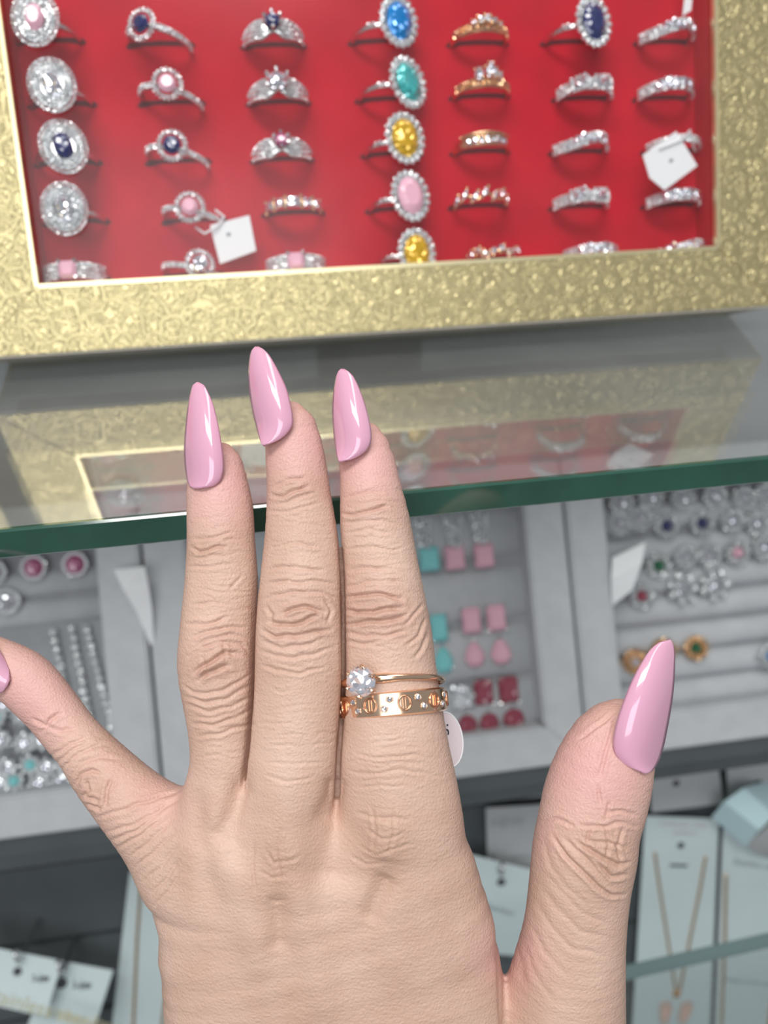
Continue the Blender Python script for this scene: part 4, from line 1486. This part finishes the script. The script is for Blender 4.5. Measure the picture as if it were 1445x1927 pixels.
front = np.clip(-nr[:, 2] * 1.6 + .1, 0, 1)
disp = np.zeros(len(co))
wob = np.sin(U * .052 + W * .035) * 2.0 + np.sin(U * .12 - W * .07 + 1.0) * 1.0
Wd = W + wob
for pts, wd, dp in CR:
    r = wd * 4
    a0, a1 = pts.min(0) - r, pts.max(0) + r
    sel = np.where((U > a0[0]) & (U < a1[0]) & (W > a0[1]) & (W < a1[1]) & (front > 0))[0]
    if not len(sel):
        continue
    P = np.stack([U[sel], Wd[sel] if wd < 8 else W[sel]], 1)
    best = np.full(len(sel), 1e9)
    tt = np.zeros(len(sel))
    n = len(pts) - 1
    for i in range(n):
        a, b = pts[i], pts[i + 1]
        ab = b - a
        t = np.clip(((P - a) @ ab) / (ab @ ab), 0, 1)
        d = np.linalg.norm(P - (a + t[:, None] * ab), axis=1)
        m = d < best
        best[m] = d[m]
        tt[m] = (i + t[m]) / n
    fade = np.clip(np.minimum(tt, 1 - tt) * 5 + .25, 0, 1)
    g = -dp * np.exp(-(best / wd) ** 2)
    if 0 < dp and wd < 8:
        g += dp * .45 * np.exp(-((best - 2.4 * wd) / (1.2 * wd)) ** 2)
    disp[sel] += g * fade * front[sel]
co += nr * disp[:, None]
hand_me.vertices.foreach_set('co', (co / 1000).astype(np.float32).ravel())
# inborn colouring: pinker finger ends and joints
pink = np.zeros(len(co))
for (x, y, r, s) in ((415, 900, 90, 1), (560, 830, 95, .9), (690, 860, 95, 1), (40, 1300, 130, .9), (1120, 1440, 130, 1.0), (200, 1480, 90, .35), (1010, 1560, 70, .5), (400, 1240, 60, .3), (560, 1160, 60, .25), (710, 1150, 60, .35), (960, 1800, 70, .7), (300, 1500, 70, .45)):
    pink = np.maximum(pink, s * np.exp(-((U - x) ** 2 + (W - y) ** 2) / r ** 2))
brown = np.zeros(len(co))
for (x, y, rx, ry, q) in ((520, 1640, 55, 120, .75), (725, 1610, 70, 110, .8), (700, 1710, 30, 70, .5), (400, 1250, 55, 45, .8), (556, 1165, 60, 50, .8), (705, 1150, 60, 45, .8), (390, 1030, 45, 25, .6), (550, 920, 50, 28, .6), (690, 955, 50, 28, .5), (1140, 1600, 60, 60, .8), (170, 1490, 45, 45, .6), (640, 1900, 330, 90, .35)):
    brown = np.maximum(brown, q * np.exp(-((U - x) / rx) ** 2 - ((W - y) / ry) ** 2))
at = hand_me.attributes.new('brown', 'FLOAT', 'POINT')
at.data.foreach_set('value', brown.astype(np.float32))
at = hand_me.attributes.new('pink', 'FLOAT', 'POINT')
at.data.foreach_set('value', pink.astype(np.float32))
crease = np.clip(-disp / .45, 0, 1)


def skin():
    m = mat('skin', (.66, .42, .31), rough=.46, spec=.4)
    nt = m.node_tree
    p = nt.nodes['Principled BSDF']
    N, L = nt.nodes.new, nt.links.new
    tc = N('ShaderNodeTexCoord')
    at = N('ShaderNodeAttribute')
    at.attribute_name = 'pink'
    n1 = N('ShaderNodeTexNoise')
    n1.inputs['Scale'].default_value = 90
    n1.inputs['Detail'].default_value = 5
    L(tc.outputs['Object'], n1.inputs['Vector'])
    r = N('ShaderNodeValToRGB')
    r.color_ramp.elements[0].position, r.color_ramp.elements[1].position = .32, .70
    r.color_ramp.elements[0].color = (.575, .37, .285, 1)
    r.color_ramp.elements[1].color = (.665, .46, .368, 1)
    L(n1.outputs['Fac'], r.inputs['Fac'])
    mx = N('ShaderNodeMix')
    mx.data_type = 'RGBA'
    mx.inputs['B'].default_value = (.69, .385, .355, 1)
    L(at.outputs['Fac'], mx.inputs['Factor'])
    L(r.outputs['Color'], mx.inputs['A'])
    a2 = N('ShaderNodeAttribute')
    a2.attribute_name = 'brown'
    m3 = N('ShaderNodeMix')
    m3.data_type = 'RGBA'
    m3.inputs['B'].default_value = (.47, .285, .205, 1)
    fa = N('ShaderNodeMath')
    fa.operation = 'MULTIPLY'
    fa.inputs[1].default_value = .75
    L(a2.outputs['Fac'], fa.inputs[0])
    L(fa.outputs[0], m3.inputs['Factor'])
    L(mx.outputs['Result'], m3.inputs['A'])
    L(m3.outputs['Result'], p.inputs['Base Color'])
    p.inputs['Subsurface Weight'].default_value = .06
    p.inputs['Subsurface Radius'].default_value = (1.0, .38, .22)
    p.inputs['Subsurface Scale'].default_value = .0022
    # fine relief: cross lines plus pores
    mp = N('ShaderNodeMapping')
    mp.inputs['Scale'].default_value = (550, 1500, 700)
    L(tc.outputs['Object'], mp.inputs['Vector'])
    n2 = N('ShaderNodeTexNoise')
    n2.inputs['Scale'].default_value = 1
    n2.inputs['Detail'].default_value = 3
    L(mp.outputs[0], n2.inputs['Vector'])
    vo = N('ShaderNodeTexVoronoi')
    vo.inputs['Scale'].default_value = 1300
    vo.feature = 'DISTANCE_TO_EDGE'
    L(tc.outputs['Object'], vo.inputs['Vector'])
    ad = N('ShaderNodeMath')
    ad.operation = 'MULTIPLY_ADD'
    ad.inputs[1].default_value = .9
    L(vo.outputs['Distance'], ad.inputs[0])
    L(n2.outputs['Fac'], ad.inputs[2])
    bp = N('ShaderNodeBump')
    bp.inputs['Strength'].default_value = .5
    bp.inputs['Distance'].default_value = .00035
    L(ad.outputs[0], bp.inputs['Height'])
    L(bp.outputs['Normal'], p.inputs['Normal'])
    return m


hand_me.materials.clear()
hand_me.materials.append(skin())
hand_me.polygons.foreach_set('use_smooth', np.ones(len(hand_me.polygons), bool))
hand_me.update()
hand = bpy.data.objects.new('hand', hand_me)
COL.objects.link(hand)
hand.matrix_world = HM
tag(hand, 'left hand seen from the back with long pink nails, wearing two gold rings', 'hand')

# --- nails
M_NAIL = mat('pink_gel_polish', (.74, .385, .53), rough=.16, coat=1.0, spec=.5)
M_NAIL.node_tree.nodes['Principled BSDF'].inputs['Subsurface Weight'].default_value = .12
M_NAIL.node_tree.nodes['Principled BSDF'].inputs['Subsurface Radius'].default_value = (1, .6, .7)
M_NAIL.node_tree.nodes['Principled BSDF'].inputs['Subsurface Scale'].default_value = .001


def nail(rows, d_tip, d_mid, d_base, bulge, shift, tilt, thick=.75):
    """rows: pairs of outline points from tip to cuticle; d_*: depth mm of the crest line."""
    A = np.array(rows, float).reshape(len(rows), 4)
    n, m = 40, 18
    S = resample(np.c_[(A[:, 0] + A[:, 2]) / 2, (A[:, 1] + A[:, 3]) / 2, A], n)[:, 2:]
    wid = np.hypot(S[:, 2] - S[:, 0], S[:, 3] - S[:, 1])
    wm = wid.max()
    top, bot = [], []
    for i in range(n):
        v = i / (n - 1)
        dc = (1 - v) ** 2 * d_tip + 2 * v * (1 - v) * (2 * d_mid - .5 * (d_tip + d_base)) + v * v * d_base
        row, rb = [], []
        for j in range(m):
            u = 2 * j / (m - 1) - 1
            k = wid[i] / wm
            e = (u - shift)
            d = dc + bulge * (k ** 1.5) * e * e + tilt * u * k
            px = S[i, 0] + (S[i, 2] - S[i, 0]) * (u + 1) / 2
            py = S[i, 1] + (S[i, 3] - S[i, 1]) * (u + 1) / 2
            row.append(hp(px, py, d))
        top.append(row)
    top = np.array(top)
    du = np.gradient(top, axis=1)
    dv = np.gradient(top, axis=0)
    nn = np.cross(du, dv)
    nn /= np.linalg.norm(nn, axis=2, keepdims=True) + 1e-9
    nn *= np.sign(nn[..., 2:3] + 1e-9)
    cen = top.mean(axis=1, keepdims=True)
    bot = cen + (top - cen) * .97 + nn * thick
    mid = cen + (top - cen) * 1.012 + nn * thick * .4
    vs = [p / 1000 for p in top.reshape(-1, 3)] + [p / 1000 for p in bot.reshape(-1, 3)]
    N = n * m
    fs = []
    for i in range(n - 1):
        for j in range(m - 1):
            a = i * m + j
            fs.append((a, a + 1, a + m + 1, a + m))
            fs.append((N + a, N + a + m, N + a + m + 1, N + a + 1))
    loop = [j for j in range(m)] + [i * m + m - 1 for i in range(1, n)] + [(n - 1) * m + j for j in range(m - 2, -1, -1)] + [i * m for i in range(n - 2, 0, -1)]
    base = len(vs)
    vs += [mid.reshape(-1, 3)[k] / 1000 for k in loop]
    for i in range(len(loop)):
        a, b = loop[i], loop[(i + 1) % len(loop)]
        c, d = base + i, base + (i + 1) % len(loop)
        fs.append((a, c, d, b))
        fs.append((c, N + a, N + b, d))
    o = MB().add(vs, fs, True).build('nail', M_NAIL, hand)
    bm = bmesh.new()
    bm.from_mesh(o.data)
    bmesh.ops.recalc_face_normals(bm, faces=bm.faces)
    bm.to_mesh(o.data)
    bm.free()
    o['label'] = 'long pink almond nail'
    return o


def rows_h(*r):
    return [((a, y), (b, y)) for y, a, b in r]


nail(rows_h((719, 370, 374), (724, 363, 383), (735, 359, 390), (760, 354, 401), (800, 349, 411), (840, 346, 418), (870, 347, 421), (890, 349, 420), (905, 352, 414), (914, 356, 404), (918, 362, 392)), 163, 157.9, 157.3, 2.8, .3, -.2)
nail(rows_h((652, 480, 487), (658, 474, 497), (670, 470, 508), (700, 467, 525), (730, 468, 539), (760, 472, 547), (785, 477, 551), (800, 481, 550), (815, 485, 541), (828, 489, 525), (837, 493, 504)), 162, 157.2, 156.7, 2.8, .3, -.2)
nail(rows_h((694, 641, 648), (699, 636, 656), (710, 632, 666), (740, 627, 680), (770, 625, 690), (800, 626, 697), (825, 628, 699), (840, 630, 695), (852, 632, 685), (862, 635, 669), (867, 637, 654)), 162, 157.2, 156.7, 2.8, .3, -.2)
nail([((1251, 1205), (1262, 1204)), ((1238, 1210), (1267, 1212)), ((1222, 1224), (1270, 1230)), ((1206, 1248), (1270, 1254)), ((1190, 1278), (1269, 1284)), ((1177, 1308), (1266, 1314)), ((1166, 1338), (1261, 1346)), ((1158, 1366), (1255, 1378)), ((1154, 1390), (1249, 1406)), ((1154, 1408), (1242, 1428)), ((1160, 1424), (1234, 1443)), ((1176, 1440), (1225, 1452)), ((1196, 1450), (1217, 1455))], 153, 148.6, 149.2, 3.2, -.25, .3)
nail([((-128, 1128), (-124, 1137)), ((-112, 1126), (-120, 1162)), ((-62, 1158), (-88, 1216)), ((-22, 1198), (-52, 1268)), ((2, 1227), (-26, 1297)), ((13, 1247), (-6, 1305)), ((18, 1264), (7, 1301)), ((18, 1276), (14, 1291))], 164, 160.6, 160.6, 2.4, .2, 0)

# --- the two rings on the index finger
def ring_frame(px, py, Z, tilt, pitch):
    c = hp(px, py, Z) / 1000
    M = Matrix.Translation(Vector(c)) @ Matrix.Rotation(tilt, 4, 'Z') @ Matrix.Rotation(pitch, 4, 'X')
    # local X across the finger, Y along it to the wrist, -Z to the viewer
    return mtx(CAM, AR, AD, AV) @ M


RA, RB = .0102, .0090


def pos(deg, a=RA, b=RB, y=0, out=0):
    w = math.radians(deg)
    return Vector(((a + out) * math.sin(w), y, -(b + out) * math.cos(w)))


def nrm(deg, a=RA, b=RB):
    w = math.radians(deg)
    return Vector((math.sin(w) / a, 0, -math.cos(w) / b)).normalized()


tb = empty('band_ring', ring_frame(740, 1323, 156.2, math.radians(-5), math.radians(-13)), 'wide rose gold band with screw motifs and tiny crystals on the index finger', 'ring')
prof = [(-.0022, -.0004), (-.0023, .0002), (-.0020, .0007), (.0020, .0007), (.0023, .0002), (.0022, -.0004)]
vs, fs = [], []
n = 72
for i in range(n):
    for (y, out) in prof:
        vs.append(pos(i * 360 / n, y=y, out=out))
m = len(prof)
for i in range(n):
    for j in range(m):
        fs.append((i * m + j, i * m + (j + 1) % m, ((i + 1) % n) * m + (j + 1) % m, ((i + 1) % n) * m + j))
mb = MB().add(vs, fs, True)
o = mb.build('band', M_ROSE, tb)
for pl in o.data.polygons:
    pl.use_smooth = True
o.modifiers.new('edge', 'EDGE_SPLIT').split_angle = math.radians(35)
M_ROSEDEEP = mat('rose_gold_engraving', (.78, .43, .27), metal=1, rough=.25)


def surf_frame(deg, y, out):
    z = nrm(deg)
    yv = Vector((0, 1, 0))
    x = yv.cross(z)
    p_ = pos(deg, y=y, out=out)
    return mtx(p_, x, yv, z)


for i in range(10):
    d = -60 + 36 * i
    F = surf_frame(d, 0, .00072)
    q = MB().tube([(.00125 * math.cos(2 * math.pi * k / 20), .00135 * math.sin(2 * math.pi * k / 20), 0) for k in range(20)], .00022, 6, True)
    q.build('screw_motif', M_ROSEDEEP, tb).matrix_local = F
    sl = MB().box((-.00026, 0, 0), (.0002, .0020, .0004)).box((.00026, 0, 0), (.0002, .0020, .0004))
    sl.build('screw_slot', M_ROSEDEEP, tb).matrix_local = F
    s = 1 if i % 2 else -1
    for e in (-1, 1):
        F2 = surf_frame(d + 18 + e * 3.1, e * s * -.00085, .0007)
        MB().gem(ellipse(.00058, .00058, 8), .00035).build('crystal', M_CLEAR, tb).matrix_local = F2
        MB().tube([(.00066 * math.cos(2 * math.pi * k / 12), .00066 * math.sin(2 * math.pi * k / 12), 0) for k in range(12)], .00013, 5, True).build('bezel', M_ROSE, tb).matrix_local = F2

ts = empty('solitaire_ring', ring_frame(739, 1285, 156.6, math.radians(-3), math.radians(-19)), 'thin rose gold solitaire ring with round clear stone, above the band ring', 'ring')
GA = -36.0
pts = [pos(k * 5, RA - .0001, RB - .0001) for k in range(72)]
rad = []
for k in range(72):
    d = (k * 5 - GA + 180) % 360 - 180
    rad.append(.00062 + .0004 * math.exp(-((abs(d) - 24) / 16) ** 2) - (.0003 if abs(d) < 10 else 0))
MB().tube(pts, rad, 8, True).build('band', M_ROSE, ts)
gz = nrm(GA)
gz = Vector((-.26, .22, -.94)).normalized()
gp = Vector((-.0060, .0008, -.0116))
gx = Vector((0, 1, 0)).cross(gz).normalized()
gy = gz.cross(gx)
GF = mtx(gp, gx, gy, gz)
MB().gem(ellipse(.0029, .0029, 14), .0012, .5).build('gem', facets(mat('zircon', (.90, .90, .99), metal=.75, rough=.03), 1000, 1.1), ts)
GEM = [o for o in ts.children if o.name.startswith('gem')][0]
GEM.matrix_local = GF
for i in range(6):
    w = math.pi / 3 * i + .35
    q = .00295
    MB().tube([(q * .45 * math.cos(w), q * .45 * math.sin(w), -.0036), (q * .8 * math.cos(w), q * .8 * math.sin(w), -.0018), (q * 1.03 * math.cos(w), q * 1.03 * math.sin(w), -.0001), (q * .93 * math.cos(w), q * .93 * math.sin(w), .0006)], .00034, 6).bead((q * .93 * math.cos(w), q * .93 * math.sin(w), .0006), .0004).build('prong', M_ROSE, GEM)
MB().tube([(.0017 * math.cos(2 * math.pi * k / 20), .0017 * math.sin(2 * math.pi * k / 20), -.0026) for k in range(20)], .0003, 6, True).build('basket', M_ROSE, ts).matrix_local = GF

# round sticker tag hanging from the band ring behind the finger
c = hp(842, 1392, 163.5) / 1000
SM = mtx(CAM, AR, AD, AV) @ (Matrix.Translation(Vector(c)) @ Matrix.Rotation(math.radians(-14), 4, 'Z') @ Matrix.Rotation(math.radians(-38), 4, 'Y'))
tg = empty('sticker_tag', SM, 'round translucent white sticker tag behind the index finger', 'tag')
MB().prism(ellipse(.0042, .0058, 26), -.00012, .00012).build('label', mat('sticker_paper', (.84, .74, .78), rough=.3, coat=.4), tg)
MB().tube([(.0042 * math.cos(2 * math.pi * k / 26), .0058 * math.sin(2 * math.pi * k / 26), 0) for k in range(26)], .00022, 6, True).build('rim', M_TAG, tg)
text('printed_text', '3:', .0036, M_INK, tg, (0, 0, 0), M=Matrix.Translation((.0008, -.002, -.00022)) @ Matrix.Rotation(math.radians(180), 4, 'X') @ Matrix.Rotation(math.radians(80), 4, 'Z'))
MB().tube([(-.0010, -.0056, 0), (-.0018, -.0072, -.0006), (-.0024, -.0088, -.0012)], .0003, 6).build('loop', M_TAG, tg)
